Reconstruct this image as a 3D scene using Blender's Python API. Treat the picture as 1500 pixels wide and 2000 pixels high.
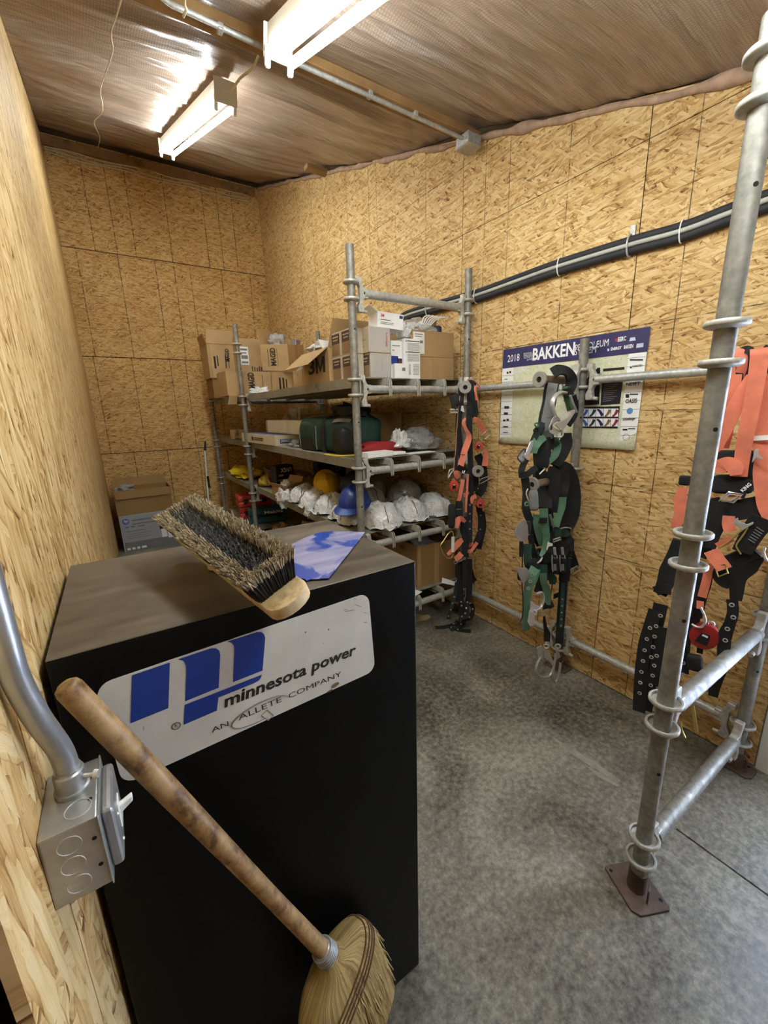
import bpy, bmesh, math, random
from math import pi, sin, cos, radians, sqrt, atan2
from mathutils import Vector, Matrix, noise
V = Vector
random.seed(7)
for _o in list(bpy.data.objects):
    bpy.data.objects.remove(_o)
SC = bpy.context.scene
COL = SC.collection

# ---------------------------------------------------------------- camera
FPX = 802.86                      # focal length in pixels of the 1500x2000 frame
YAW, PITCH, ROLL = 0.570009, 0.243625, -0.0277592
CAMP = V((0.0, 0.0, 1.65))
_cy, _sy, _cp, _sp = cos(YAW), sin(YAW), cos(PITCH), sin(PITCH)
_r0 = V((_cy, -_sy, 0)); _f0 = V((_sy, _cy, 0)); _u0 = V((0, 0, 1))
FWD = _f0 * _cp - _u0 * _sp
_up = _f0 * _sp + _u0 * _cp
RGT = _r0 * cos(ROLL) + _up * sin(ROLL)
UPV = _up * cos(ROLL) - _r0 * sin(ROLL)
cam = bpy.data.cameras.new('camera')
cam.sensor_fit = 'VERTICAL'
cam.sensor_height = 24.0
cam.lens = 24.0 * FPX / 2000.0
cam.clip_start = 0.02
camo = bpy.data.objects.new('camera', cam)
COL.objects.link(camo)
camo.matrix_world = Matrix(((RGT.x, UPV.x, -FWD.x, CAMP.x), (RGT.y, UPV.y, -FWD.y, CAMP.y),
                            (RGT.z, UPV.z, -FWD.z, CAMP.z), (0, 0, 0, 1)))
SC.camera = camo

# ---------------------------------------------------------------- world, exposure
SC.view_settings.view_transform = 'Standard'
SC.view_settings.look = 'None'
SC.view_settings.gamma = 1.0
SC.view_settings.exposure = 0.0
SC.view_settings.use_curve_mapping = False
W = bpy.data.worlds.new('world'); SC.world = W
W.use_nodes = True
_bg = W.node_tree.nodes['Background']
_bg.inputs[0].default_value = (0.62, 0.74, 1.0, 1)
_bg.inputs[1].default_value = 21.0
TUBE_STRENGTH = 56.0              # emission of the fluorescent tubes
TUBE_COL = (0.88, 0.97, 1.0)

# ---------------------------------------------------------------- helpers
def ray(px, py):
    return RGT * ((px - 750) / FPX) - UPV * ((py - 1000) / FPX) + FWD
def at(px, py, ax, val):
    """world point of a measured picture point on the plane coordinate[ax] = val"""
    d = ray(px, py)
    return CAMP + d * ((val - CAMP[ax]) / d[ax])
def Y(px, py, val): return at(px, py, 1, val)
def X(px, py, val): return at(px, py, 0, val)
def Z(px, py, val): return at(px, py, 2, val)
def lin(c):
    return tuple(((v / 255.) / 12.92 if v / 255. <= .04045 else ((v / 255. + .055) / 1.055) ** 2.4) for v in c)

def catmull(pts, n=6, closed=False):
    pts = [V(p) for p in pts]
    if len(pts) < 3 and not closed:
        return [pts[0].lerp(pts[-1], i / n) for i in range(n + 1)]
    out = []
    m = len(pts)
    for i in range(m if closed else m - 1):
        p0 = pts[(i - 1) % m] if closed or i else pts[0] * 2 - pts[1]
        p1 = pts[i]; p2 = pts[(i + 1) % m]
        p3 = pts[(i + 2) % m] if closed or i + 2 < m else pts[-1] * 2 - pts[-2]
        for k in range(n):
            t = k / n
            out.append(.5 * ((2 * p1) + (p2 - p0) * t + (2 * p0 - 5 * p1 + 4 * p2 - p3) * t * t + (3 * p1 - p0 - 3 * p2 + p3) * t ** 3))
    if not closed: out.append(pts[-1])
    return out

_GL = {}
def glyphs(s, bold=0.0, shear=0.0):
    k = (s, bold, shear)
    if k not in _GL:
        c = bpy.data.curves.new('tx', 'FONT'); c.body = s; c.size = 1; c.offset = bold; c.shear = shear
        c.resolution_u = 2
        o = bpy.data.objects.new('tx', c)
        me = bpy.data.meshes.new_from_object(o)
        _GL[k] = ([v.co.copy() for v in me.vertices], [list(p.vertices) for p in me.polygons])
        bpy.data.objects.remove(o); bpy.data.curves.remove(c); bpy.data.meshes.remove(me)
    return _GL[k]

class MB:
    def __init__(s): s.v = []; s.f = []; s.m = []
    def add(s, vs, fs, mi=0):
        o = len(s.v); s.v += [V(p) for p in vs]
        for f in fs: s.f.append([o + i for i in f]); s.m.append(mi)
        return s
    def hexa(s, c, mi=0):
        """8 corners: bottom ring 0-3, top ring 4-7 (counter-clockwise from above)"""
        return s.add(c, [(3, 2, 1, 0), (4, 5, 6, 7), (0, 1, 5, 4), (1, 2, 6, 5), (2, 3, 7, 6), (3, 0, 4, 7)], mi)
    def box(s, x0, x1, y0, y1, z0, z1, mi=0):
        return s.hexa([(x0, y0, z0), (x1, y0, z0), (x1, y1, z0), (x0, y1, z0), (x0, y0, z1), (x1, y0, z1), (x1, y1, z1), (x0, y1, z1)], mi)
    def obox(s, c, size, R=None, mi=0):
        c = V(c); R = R or Matrix.Identity(3); a, b, d = [q / 2 for q in size]
        return s.hexa([c + R @ V(p) for p in ((-a, -b, -d), (a, -b, -d), (a, b, -d), (-a, b, -d), (-a, -b, d), (a, -b, d), (a, b, d), (-a, b, d))], mi)
    def quad(s, a, b, c, d, mi=0): return s.add([a, b, c, d], [(0, 1, 2, 3)], mi)
    def poly(s, pts, mi=0): return s.add(pts, [tuple(range(len(pts)))], mi)
    def prism(s, pts, d, mi=0):
        """polygon extruded along vector d"""
        n = len(pts); d = V(d); pts = [V(p) for p in pts]
        s.add(pts + [p + d for p in pts], [tuple(range(n))[::-1], tuple(range(n, 2 * n))] + [(i, (i + 1) % n, n + (i + 1) % n, n + i) for i in range(n)], mi)
        return s
    def tube(s, path, r, seg=10, caps=True, mi=0, closed=False, flat=1.0):
        path = [V(p) for p in path]; n = len(path)
        rs = r if isinstance(r, (list, tuple)) else [r] * n
        o = len(s.v); up = None
        for i, p in enumerate(path):
            t = (path[(i + 1) % n] - path[i - 1]) if closed else (path[min(i + 1, n - 1)] - path[max(i - 1, 0)])
            t = t.normalized() if t.length > 1e-9 else V((0, 0, 1))
            if up is None:
                up = V((0, 0, 1)) if abs(t.z) < .9 else V((1, 0, 0))
            a = t.cross(up)
            if a.length < 1e-6: a = t.cross(V((0.3, 1, 0.2)))
            a.normalize(); b = a.cross(t).normalized(); up = b
            for k in range(seg):
                w = 2 * pi * k / seg
                s.v.append(p + a * cos(w) * rs[i] + b * sin(w) * rs[i] * flat)
        m = n if closed else n - 1
        for i in range(m):
            for k in range(seg):
                i2 = (i + 1) % n
                s.f.append([o + i * seg + k, o + i * seg + (k + 1) % seg, o + i2 * seg + (k + 1) % seg, o + i2 * seg + k]); s.m.append(mi)
        if caps and not closed:
            s.f.append([o + k for k in range(seg)][::-1]); s.m.append(mi)
            s.f.append([o + (n - 1) * seg + k for k in range(seg)]); s.m.append(mi)
        return s
    def lathe(s, base, axis, prof, seg=20, mi=0, closed=False):
        """profile of (radius, height) along axis"""
        base = V(base); ax = V(axis).normalized()
        a = ax.cross(V((0, 0, 1)) if abs(ax.z) < .9 else V((1, 0, 0))).normalized(); b = ax.cross(a)
        o = len(s.v); n = len(prof)
        for (r, h) in prof:
            for k in range(seg):
                w = 2 * pi * k / seg
                s.v.append(base + ax * h + (a * cos(w) + b * sin(w)) * r)
        for i in range(n if closed else n - 1):
            i2 = (i + 1) % n
            for k in range(seg):
                s.f.append([o + i * seg + k, o + i * seg + (k + 1) % seg, o + i2 * seg + (k + 1) % seg, o + i2 * seg + k]); s.m.append(mi)
        if not closed:
            if prof[0][0] > 1e-6: s.f.append([o + k for k in range(seg)][::-1]); s.m.append(mi)
            if prof[-1][0] > 1e-6: s.f.append([o + (n - 1) * seg + k for k in range(seg)]); s.m.append(mi)
        return s
    def strap(s, pts, w, n=None, th=.0025, sm=5, mi=0):
        """webbing: a ribbon of width w (or a list) and thickness th whose face looks along n"""
        n = V(n) if n is not None else V((-.54, -.84, .1))
        raw = [V(p) for p in pts]
        P = catmull(raw, sm) if len(raw) > 2 else catmull(raw, 2)
        m = len(P)
        ws = [w] * m if not isinstance(w, (list, tuple)) else [w[min(int(i / (m - 1) * (len(w) - 1)), len(w) - 2)] * (1 - (i / (m - 1) * (len(w) - 1)) % 1 if i < m - 1 else 0) + w[min(int(i / (m - 1) * (len(w) - 1)) + 1, len(w) - 1)] * ((i / (m - 1) * (len(w) - 1)) % 1 if i < m - 1 else 1) for i in range(m)]
        o = len(s.v)
        for i, p in enumerate(P):
            t = (P[min(i + 1, m - 1)] - P[max(i - 1, 0)]).normalized()
            sd = t.cross(n)
            if sd.length < .15: sd = t.cross(V((0, 0, 1)) + n * .2)
            sd.normalize(); nn = sd.cross(t).normalized()
            h = ws[i] / 2
            s.v += [p - sd * h - nn * th / 2, p + sd * h - nn * th / 2, p + sd * h + nn * th / 2, p - sd * h + nn * th / 2]
        for i in range(m - 1):
            a = o + 4 * i; b = a + 4
            for k in range(4):
                s.f.append([a + k, a + (k + 1) % 4, b + (k + 1) % 4, b + k]); s.m.append(mi)
        s.f.append([o, o + 3, o + 2, o + 1]); s.m.append(mi)
        e = o + 4 * (m - 1); s.f.append([e, e + 1, e + 2, e + 3]); s.m.append(mi)
        return s
    def ring(s, c, axis, R, r, seg=20, ts=8, mi=0):
        base = V(c)
        prof = [(R + r * cos(2 * pi * k / ts), r * sin(2 * pi * k / ts)) for k in range(ts)]
        return s.lathe(base, axis, prof, seg, mi, closed=True)
    def text(s, t, o, u, v, w=None, h=None, bold=0.0, shear=0.0, mi=0):
        """flat lettering: lower-left corner o, reading along u, letters rising along v"""
        vs, fs = glyphs(t, bold, shear)
        if not vs: return s
        x0 = min(p.x for p in vs); x1 = max(p.x for p in vs); y0 = min(p.y for p in vs); y1 = max(p.y for p in vs)
        u = V(u).normalized(); v = V(v).normalized()
        sy = h / (y1 - y0) if h else w / (x1 - x0)
        sx = w / (x1 - x0) if w else sy
        return s.add([V(o) + u * (p.x - x0) * sx + v * (p.y - y0) * sy for p in vs], fs, mi)
    def build(s, name, mats, parent=None, bevel=0, smooth=None, label=None, weld=False, seg=1):
        me = bpy.data.meshes.new(name)
        org = V((0, 0, 0)); q = parent
        while q is not None: org = org + q.location; q = q.parent
        me.from_pydata([tuple(p - org) for p in s.v], [], s.f)
        if not isinstance(mats, (list, tuple)): mats = [mats]
        for m in mats: me.materials.append(m)
        if len(mats) > 1: me.polygons.foreach_set('material_index', s.m)
        if bevel or weld:
            bm = bmesh.new(); bm.from_mesh(me)
            if weld: bmesh.ops.remove_doubles(bm, verts=bm.verts, dist=1e-5)
            bmesh.ops.recalc_face_normals(bm, faces=bm.faces)
            if bevel: bmesh.ops.bevel(bm, geom=list(bm.edges), offset=bevel, segments=seg, affect='EDGES', profile=.6, clamp_overlap=True)
            bm.to_mesh(me); bm.free()
        if smooth is not None:
            me.polygons.foreach_set('use_smooth', [True] * len(me.polygons))
            me.set_sharp_from_angle(angle=radians(smooth))
        me.update()
        o = bpy.data.objects.new(name, me); COL.objects.link(o)
        if parent is not None: o.parent = parent
        if label: o['label'] = label
        return o

def thing(name, label, cat, loc=(0, 0, 0), group=None):
    o = bpy.data.objects.new(name, None); COL.objects.link(o); o.empty_display_size = .05
    o.location = V(loc); o['label'] = label; o['category'] = cat
    if group: o['group'] = group
    return o
def tag(o, label, cat, group=None):
    o['label'] = label; o['category'] = cat
    if group: o['group'] = group
    return o
def struct(o):
    o['kind'] = 'structure'; return o
def stuff(o):
    o['kind'] = 'stuff'; return o
def dup(root, loc, rotz, label, group=None, scale=None):
    r = root.copy(); COL.objects.link(r); r.location = V(loc); r.rotation_euler = (0, 0, rotz); r['label'] = label
    if scale: r.scale = scale
    if group: r['group'] = group
    for ch in list(root.children):
        c = ch.copy(); COL.objects.link(c); c.parent = r
        for g in list(ch.children):
            d = g.copy(); COL.objects.link(d); d.parent = c
    return r
def Rz(a): return Matrix.Rotation(a, 3, 'Z')

# ---------------------------------------------------------------- materials
class NT:
    def __init__(s, name):
        s.mat = bpy.data.materials.new(name); s.mat.use_nodes = True
        s.t = s.mat.node_tree; s.b = s.t.nodes['Principled BSDF']
    def n(s, typ, **kw):
        nd = s.t.nodes.new(typ)
        for k, v in kw.items(): setattr(nd, k, v)
        return nd
    def L(s, a, b): s.t.links.new(a, b)
    def set(s, node, **kw):
        for k, v in kw.items():
            sk = node.inputs[k.replace('_', ' ')]
            if hasattr(v, 'is_output') or isinstance(v, bpy.types.NodeSocket): s.L(v, sk)
            else: sk.default_value = v
        return node
    def math(s, op, a, b=None, c=None):
        nd = s.n('ShaderNodeMath', operation=op)
        for i, x in enumerate((a, b, c)):
            if x is None: continue
            if isinstance(x, bpy.types.NodeSocket): s.L(x, nd.inputs[i])
            else: nd.inputs[i].default_value = x
        return nd.outputs[0]
    def noise(s, vec, scale, detail=3, rough=.5, dist=0):
        nd = s.n('ShaderNodeTexNoise'); nd.inputs['Scale'].default_value = scale
        nd.inputs['Detail'].default_value = detail; nd.inputs['Roughness'].default_value = rough; nd.inputs['Distortion'].default_value = dist
        if vec is not None: s.L(vec, nd.inputs['Vector'])
        return nd
    def ramp(s, fac, stops):
        nd = s.n('ShaderNodeValToRGB'); e = nd.color_ramp.elements
        while len(e) < len(stops): e.new(.5)
        for i, (p, c) in enumerate(stops):
            e[i].position = p; e[i].color = (*c, 1) if len(c) == 3 else c
        s.L(fac, nd.inputs[0]); return nd.outputs[0]
    def mix(s, fac, a, b, typ='MIX'):
        nd = s.n('ShaderNodeMix', data_type='RGBA', blend_type=typ)
        for sk, x in ((nd.inputs[0], fac), (nd.inputs[6], a), (nd.inputs[7], b)):
            if isinstance(x, bpy.types.NodeSocket): s.L(x, sk)
            elif isinstance(x, (int, float)): sk.default_value = x
            else: sk.default_value = (*x, 1) if len(x) == 3 else x
        return nd.outputs[2]
    def coord(s, scale=None, rot=None, rnd=False):
        c = s.n('ShaderNodeTexCoord').outputs['Object']
        if rnd:
            oi = s.n('ShaderNodeObjectInfo').outputs['Random']
            vm = s.n('ShaderNodeVectorMath', operation='MULTIPLY_ADD')
            s.L(oi, vm.inputs[0]); vm.inputs[1].default_value = (37, 53, 29); s.L(c, vm.inputs[2]); c = vm.outputs[0]
        if scale or rot:
            mp = s.n('ShaderNodeMapping'); s.L(c, mp.inputs[0])
            if rot: mp.inputs['Rotation'].default_value = rot
            if scale: mp.inputs['Scale'].default_value = scale
            c = mp.outputs[0]
        return c
    def bump(s, h, strength=.3, dist=.01):
        nd = s.n('ShaderNodeBump'); nd.inputs['Strength'].default_value = strength; nd.inputs['Distance'].default_value = dist
        s.L(h, nd.inputs['Height']); s.L(nd.outputs[0], s.b.inputs['Normal']); return nd
    def out(s, col=None, rough=None, metal=None, spec=None):
        for k, v in (('Base Color', col), ('Roughness', rough), ('Metallic', metal), ('Specular IOR Level', spec)):
            if v is None: continue
            if isinstance(v, bpy.types.NodeSocket): s.L(v, s.b.inputs[k])
            elif k == 'Base Color': s.b.inputs[k].default_value = (*v, 1)
            else: s.b.inputs[k].default_value = v
        return s.mat

def M(name, c, rough=.6, metal=0.0, var=.15, scale=8.0, bump=0.0, bscale=60.0, spec=None, srgb=True, dirt=None):
    """plain surface with procedural tone variation and fine relief"""
    c = lin(c) if srgb else c
    t = NT(name); co = t.coord(rnd=True)
    nz = t.noise(co, scale, 4, .6).outputs[0]
    a = tuple(max(0, x * (1 - var)) for x in c); b = tuple(min(1, x * (1 + var)) for x in c)
    col = t.ramp(nz, [(.3, a), (.7, b)])
    if dirt:
        d = t.noise(co, dirt[1], 5, .65).outputs[0]
        col = t.mix(t.ramp(d, [(dirt[2], (0, 0, 0)), (dirt[2] + .12, (1, 1, 1))]), col, lin(dirt[0]))
    if bump: t.bump(t.noise(co, bscale, 3).outputs[0], bump, .004)
    return t.out(col, rough, metal, spec)

def osb(name, ua, va, lines_u=(), lines_v=(), tint=(1, 1, 1), lw=.0024, rot0=0.0, fs=1.0):
    """oriented strand board: overlapping wood flakes, with printed nailing lines (world positions)"""
    t = NT(name)
    obj = t.n('ShaderNodeTexCoord').outputs['Object']
    sp = t.n('ShaderNodeSeparateXYZ'); t.L(obj, sp.inputs[0])
    cb = t.n('ShaderNodeCombineXYZ'); t.L(sp.outputs[ua], cb.inputs[0]); t.L(sp.outputs[va], cb.inputs[1])
    rnd = t.n('ShaderNodeObjectInfo').outputs['Random']
    off = t.n('ShaderNodeVectorMath', operation='MULTIPLY_ADD')
    t.L(rnd, off.inputs[0]); off.inputs[1].default_value = (41, 23, 0); t.L(cb.outputs[0], off.inputs[2])
    uv = off.outputs[0]
    wob = t.noise(uv, 22, 2, .6)
    wv = t.n('ShaderNodeVectorMath', operation='MULTIPLY_ADD')
    t.L(wob.outputs['Color'], wv.inputs[0]); wv.inputs[1].default_value = (.012, .012, 0); t.L(uv, wv.inputs[2])
    val = None
    for i, (ang, ln, wd) in enumerate(((8, .11 * fs, .018 * fs), (-18, .09 * fs, .016 * fs), (62, .06 * fs, .013 * fs), (112, .06 * fs, .013 * fs), (28, .09 * fs, .014 * fs), (-35, .08 * fs, .012 * fs), (4, .065 * fs, .010 * fs))):
        mp = t.n('ShaderNodeMapping', vector_type='POINT'); t.L(wv.outputs[0], mp.inputs[0])
        mp.inputs['Location'].default_value = (i * 3.7, i * 1.9, 0)
        mp.inputs['Rotation'].default_value = (0, 0, radians(ang + rot0))
        m2 = t.n('ShaderNodeMapping', vector_type='POINT'); t.L(mp.outputs[0], m2.inputs[0]); m2.inputs['Scale'].default_value = (1 / ln, 1 / wd, 1)
        vo = t.n('ShaderNodeTexVoronoi', voronoi_dimensions='2D', feature='F1'); t.L(m2.outputs[0], vo.inputs['Vector'])
        vo.inputs['Scale'].default_value = 1.0
        sc = t.n('ShaderNodeSeparateColor'); t.L(vo.outputs['Color'], sc.inputs[0])
        m3 = t.n('ShaderNodeMapping', vector_type='POINT'); t.L(m2.outputs[0], m3.inputs[0]); m3.inputs['Scale'].default_value = (.9, 4.2, 1)
        gr = t.noise(m3.outputs[0], 1, 3, .65).outputs[0]
        dk = t.math('MULTIPLY', t.math('POWER', vo.outputs['Distance'], 3.0), -.5)
        lv = t.math('ADD', t.math('ADD', t.math('MULTIPLY', sc.outputs[0], .40), t.math('MULTIPLY', gr, .62)), dk)
        if val is None: val = lv
        else:
            sel = t.math('GREATER_THAN', sc.outputs[1], .56)
            mx = t.n('ShaderNodeMix', data_type='FLOAT'); t.L(sel, mx.inputs[0]); t.L(val, mx.inputs[2]); t.L(lv, mx.inputs[3]); val = mx.outputs[0]
    v2 = val
    T = lambda c: tuple(a * b for a, b in zip(lin(c), tint))
    col = t.ramp(v2, [(.12, T((116, 78, 36))), (.27, T((178, 138, 82))), (.45, T((210, 176, 118))), (.62, T((222, 194, 140))), (.85, T((236, 214, 168)))])
    sp1 = t.noise(uv, 46, 5, .72, 1.6).outputs[0]
    col = t.mix(t.ramp(sp1, [(.63, (0, 0, 0)), (.72, (.75, .75, .75))]), col, T((104, 68, 30)))
    big = t.noise(uv, 1.6, 3, .5).outputs[0]
    col = t.mix(t.ramp(big, [(.3, (.0, .0, .0)), (.75, (.3, .3, .3))]), col, T((196, 150, 90)), 'MULTIPLY')
    mask = None
    for ax, lst in ((ua, lines_u), (va, lines_v)):
        for p in lst:
            pos, w = (p if isinstance(p, tuple) else (p, lw))
            c = t.math('COMPARE', sp.outputs[ax], pos, w)
            mask = c if mask is None else t.math('MAXIMUM', mask, c)
    if mask is not None:
        br = t.ramp(t.noise(uv, 16, 3, .6).outputs[0], [(.36, (.15, .15, .15)), (.56, (.85, .85, .85))])
        col = t.mix(t.math('MULTIPLY', mask, br), col, lin((38, 24, 10)))
    t.bump(v2, .35, .004)
    return t.out(col, .62, 0, .3)

def galv(name, c=(150, 150, 144), rough=.5, metal=.55, rust=None, var=.28, sc=55):
    t = NT(name); co = t.coord(rnd=True)
    n1 = t.noise(co, sc, 5, .65).outputs[0]; n2 = t.noise(co, 9, 3, .5).outputs[0]
    c = lin(c)
    col = t.ramp(n1, [(.28, tuple(x * (1 - var) for x in c)), (.5, c), (.75, tuple(min(1, x * (1 + var * 1.3)) for x in c))])
    col = t.mix(t.ramp(n2, [(.35, (0, 0, 0)), (.7, (.5, .5, .5))]), col, tuple(x * .62 for x in c))
    if rust: col = t.mix(t.ramp(t.noise(co, 14, 4, .6).outputs[0], [(rust, (0, 0, 0)), (rust + .14, (.85, .85, .85))]), col, lin((96, 70, 48)))
    t.bump(n1, .2, .002)
    return t.out(col, t.ramp(n1, [(.3, (rough + .12,) * 3), (.7, (rough - .1,) * 3)]), metal)

def webbing(name, c, var=.18, rough=.75):
    t = NT(name); co = t.coord(rnd=True)
    wv = t.n('ShaderNodeTexWave', wave_type='BANDS', bands_direction='DIAGONAL'); t.L(co, wv.inputs['Vector']); wv.inputs['Scale'].default_value = 160; wv.inputs['Distortion'].default_value = 1.0
    nz = t.noise(co, 14, 4, .6).outputs[0]; c = lin(c)
    col = t.ramp(nz, [(.3, tuple(x * (1 - var) for x in c)), (.7, tuple(min(1, x * (1 + var)) for x in c))])
    t.bump(wv.outputs[1], .15, .001)
    return t.out(col, rough, 0, .3)

def cardboard(name, c=(176, 138, 88), var=.08, rough=.8):
    t = NT(name); co = t.coord(rnd=True)
    nz = t.noise(co, 5, 4, .6).outputs[0]; f = t.noise(t.coord((14, 14, 260)), 1, 2, .5).outputs[0]; c = lin(c)
    v = t.math('ADD', t.math('MULTIPLY', nz, .75), t.math('MULTIPLY', f, .25))
    col = t.ramp(v, [(.3, tuple(x * (1 - var * 2) for x in c)), (.7, tuple(min(1, x * (1 + var)) for x in c))])
    t.bump(f, .06, .002)
    return t.out(col, rough, 0, .25)

def bagmat(name, c=(205, 204, 198), rough=.3, lines=True, alpha=None):
    t = NT(name); co = t.coord(rnd=True)
    w = t.n('ShaderNodeTexVoronoi', feature='DISTANCE_TO_EDGE'); t.L(t.noise(co, 9, 2).outputs['Color'], w.inputs['Vector']); w.inputs['Scale'].default_value = 5
    nz = t.noise(co, 30, 4, .65, 1.5).outputs[0]
    c = lin(c)
    col = t.ramp(t.noise(t.coord((70, 10, 20), rnd=True), 1, 4, .7, .6).outputs[0], [(.33, tuple(x * .5 for x in c)), (.44, tuple(x * .95 for x in c)), (.75, tuple(min(1, x * 1.1) for x in c))]) if lines else t.ramp(nz, [(.3, tuple(x * .8 for x in c)), (.7, tuple(min(1, x * 1.12) for x in c))])
    t.bump(t.math('ADD', t.math('MULTIPLY', nz, .6), w.outputs[0]), .9, .016)
    t.b.inputs['Coat Weight'].default_value = .7; t.b.inputs['Coat Roughness'].default_value = .15
    if alpha: t.b.inputs['Transmission Weight'].default_value = alpha; t.b.inputs['IOR'].default_value = 1.15
    return t.out(col, rough, 0, .5)

def emis(name, c, st):
    t = NT(name); t.b.inputs['Emission Color'].default_value = (*c, 1); t.b.inputs['Emission Strength'].default_value = st
    return t.out((.9, .9, .9), .4)

m_tube = emis('fluorescent_glass', TUBE_COL, TUBE_STRENGTH)
m_galv = galv('galvanised_steel', (186, 185, 179), .46, .4)
m_galvd = galv('dull_galvanised_steel', (140, 136, 126), .55, .4, rust=.68)
m_post = galv('weathered_post_steel', (138, 134, 124), .52, .35, rust=.66, var=.36, sc=38)
m_cast = galv('cast_clamp_steel', (188, 185, 174), .5, .35)
m_rust = M('rusty_plate', (92, 74, 62), .75, .2, .35, 18, .3, 50)
m_plank = galv('plank_steel', (150, 145, 130), .55, .35, rust=.62, var=.2)
m_chrome = M('bright_steel', (214, 214, 212), .25, .6, .08, 20)
m_steel = M('satin_steel', (190, 190, 188), .36, .5, .12, 25)
m_brass = M('zinc_gold_steel', (200, 180, 110), .35, .8, .12, 25)
m_black = M('black_plastic', (22, 22, 23), .45, 0, .3, 12)
m_dark = M('dark_void', (10, 9, 8), .9, 0, .2, 12)
m_white = M('white_plastic', (232, 232, 226), .4, 0, .04, 10)
m_paper = M('white_paper', (238, 237, 234), .7, 0, .05, 12)
m_card = cardboard('brown_cardboard', (172, 140, 98))
m_card2 = cardboard('pale_cardboard', (182, 152, 110))
m_card3 = cardboard('dusty_cardboard', (150, 118, 74))
m_ink = M('black_ink', (28, 24, 22), .7, 0, .2, 30)
m_grey_ink = M('grey_ink', (120, 120, 118), .7, 0, .15, 30)
m_red_ink = M('red_ink', (190, 40, 40), .6, 0, .1, 30)
m_blue_ink = M('blue_ink', (20, 52, 134), .45, 0, .06, 30)
m_orange = webbing('orange_webbing', (218, 124, 98))
m_blackweb = webbing('black_webbing', (32, 32, 33))
m_green = webbing('green_webbing', (86, 120, 92))
m_dkgreen = webbing('dark_green_webbing', (44, 72, 62))
m_pad = webbing('black_padding', (38, 38, 38), .3, .9)
m_greypad = webbing('grey_padding', (118, 118, 116), .12, .8)
m_redcase = M('red_plastic', (196, 62, 46), .4, 0, .12, 14)
m_dkred = M('dark_red_plastic', (142, 30, 30), .4, 0, .15, 14)
# ================================================================ THE SETTING
XR, YB, YF = 2.255, 6.60, -1.40
def roof(y): return 2.575 + .327 * y
def lwx(y): return -.14 - .0045 * y

m_conc = None
def concrete():
    t = NT('worn_concrete'); co = t.coord()
    a = t.noise(co, 2.2, 6, .62, .4).outputs[0]; b = t.noise(co, 42, 6, .75).outputs[0]; c = t.noise(co, .8, 3, .5).outputs[0]
    v = t.math('ADD', t.math('ADD', t.math('MULTIPLY', a, .38), t.math('MULTIPLY', b, .45)), t.math('MULTIPLY', c, .17))
    col = t.ramp(v, [(.40, lin((62, 59, 51))), (.5, lin((112, 107, 94))), (.60, lin((154, 148, 132)))])
    sk = t.noise(t.coord((9, .7, 1), (0, 0, radians(28))), 1, 4, .7).outputs[0]
    col = t.mix(t.ramp(sk, [(.62, (0, 0, 0)), (.78, (.4, .4, .4))]), col, lin((186, 178, 160)))
    t.bump(b, .12, .003)
    return t.out(col, t.ramp(a, [(.35, (.34,) * 3), (.65, (.6,) * 3)]), 0, .5)
m_conc = concrete()
# floor: base with two slabs and the control joint between them
b = MB(); b.box(-.6, 2.5, YF - .2, YB + .2, -.16, -.02)
floor = struct(b.build('floor', M('joint_dirt', (46, 44, 40), .9)))
J0, J1 = Z(1325, 1625, 0), Z(1500, 1745, 0)
jx = (J0.x + J1.x) / 2
jy = .466
b = MB(); b.prism([(-.6, YF - .2, -.1), (jx - .004, YF - .2, -.1), (jx - .004, jy, -.1), (2.5, jy, -.1), (2.5, YB + .2, -.1), (-.6, YB + .2, -.1)], (0, 0, .1)); b.build('concrete_slab', m_conc, floor)
b = MB(); b.box(jx + .004, 2.5, YF - .2, jy - .0004, -.1, 0); b.build('concrete_slab', m_conc, floor)

m_scuff = M('pale_scuff', (140, 134, 120), .7, 0, .2, 30)
for pl in (((1080, 1440), (1120, 1463), (1165, 1490), (1212, 1524), (1208, 1530), (1150, 1494), (1104, 1465)), ((1140, 1492), (1180, 1514), (1212, 1534), (1206, 1537), (1170, 1518))):
    b = MB(); b.prism([Z(px, py, .0002) for px, py in pl], (0, 0, .0004)); b.build('scuff_mark', m_scuff, floor)

# right wall
EDR = [.40, 1.19, 2.405, 3.63, 4.85, 6.07, YB]
vl = [y + k * .4064 for y in (1.19, 2.405, 3.63, 4.85) for k in (0, 1, 2)] + [2.20, .985, .80, 3.50]
m_osb_r = osb('strand_board_right', 1, 2, lines_u=vl, lines_v=[.81, 1.215, 1.612, 2.02, 2.42, 3.22])
m_core = M('wall_core', (70, 52, 30), .9)
b = MB(); b.box(XR + .012, XR + .1, .40, YB + .1, -.1, 4.9)
b.box(XR + .012, XR + .1, YF, .40, 2.10, 4.9); b.box(XR + .012, XR + .1, YF - .1, -.62, -.1, 2.10)
wall_r = struct(b.build('wall_right', m_core))
def rpanel(y0, y1, z0, z1, m=m_osb_r):
    g = .0018; e = MB()
    y0 += g; y1 -= g; z0 += g; z1 -= g
    yc = (z1 - 2.595) / .327          # where the roof line meets the top edge
    pts = [(y0, z0), (y1, z0), (y1, min(z1, roof(y1) + .02))]
    if roof(y1) + .02 <= z0: return
    if y0 < yc < y1: pts.append((yc, z1))
    if roof(y0) + .02 > z0: pts.append((y0, min(z1, roof(y0) + .02)))
    else: pts[0] = ((z0 - 2.595) / .327, z0)
    e.prism([(XR, y, z) for y, z in pts], (.011, 0, 0))
    e.build('osb_panel', m, wall_r)
for i in range(6):
    rpanel(EDR[i], EDR[i + 1], 0.004, .405); rpanel(EDR[i], EDR[i + 1], .405, 2.815); rpanel(EDR[i], EDR[i + 1], 2.815, 9)
rpanel(YF, .40, 2.10, 2.815); rpanel(YF, -.62, .004, 2.10)

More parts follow.
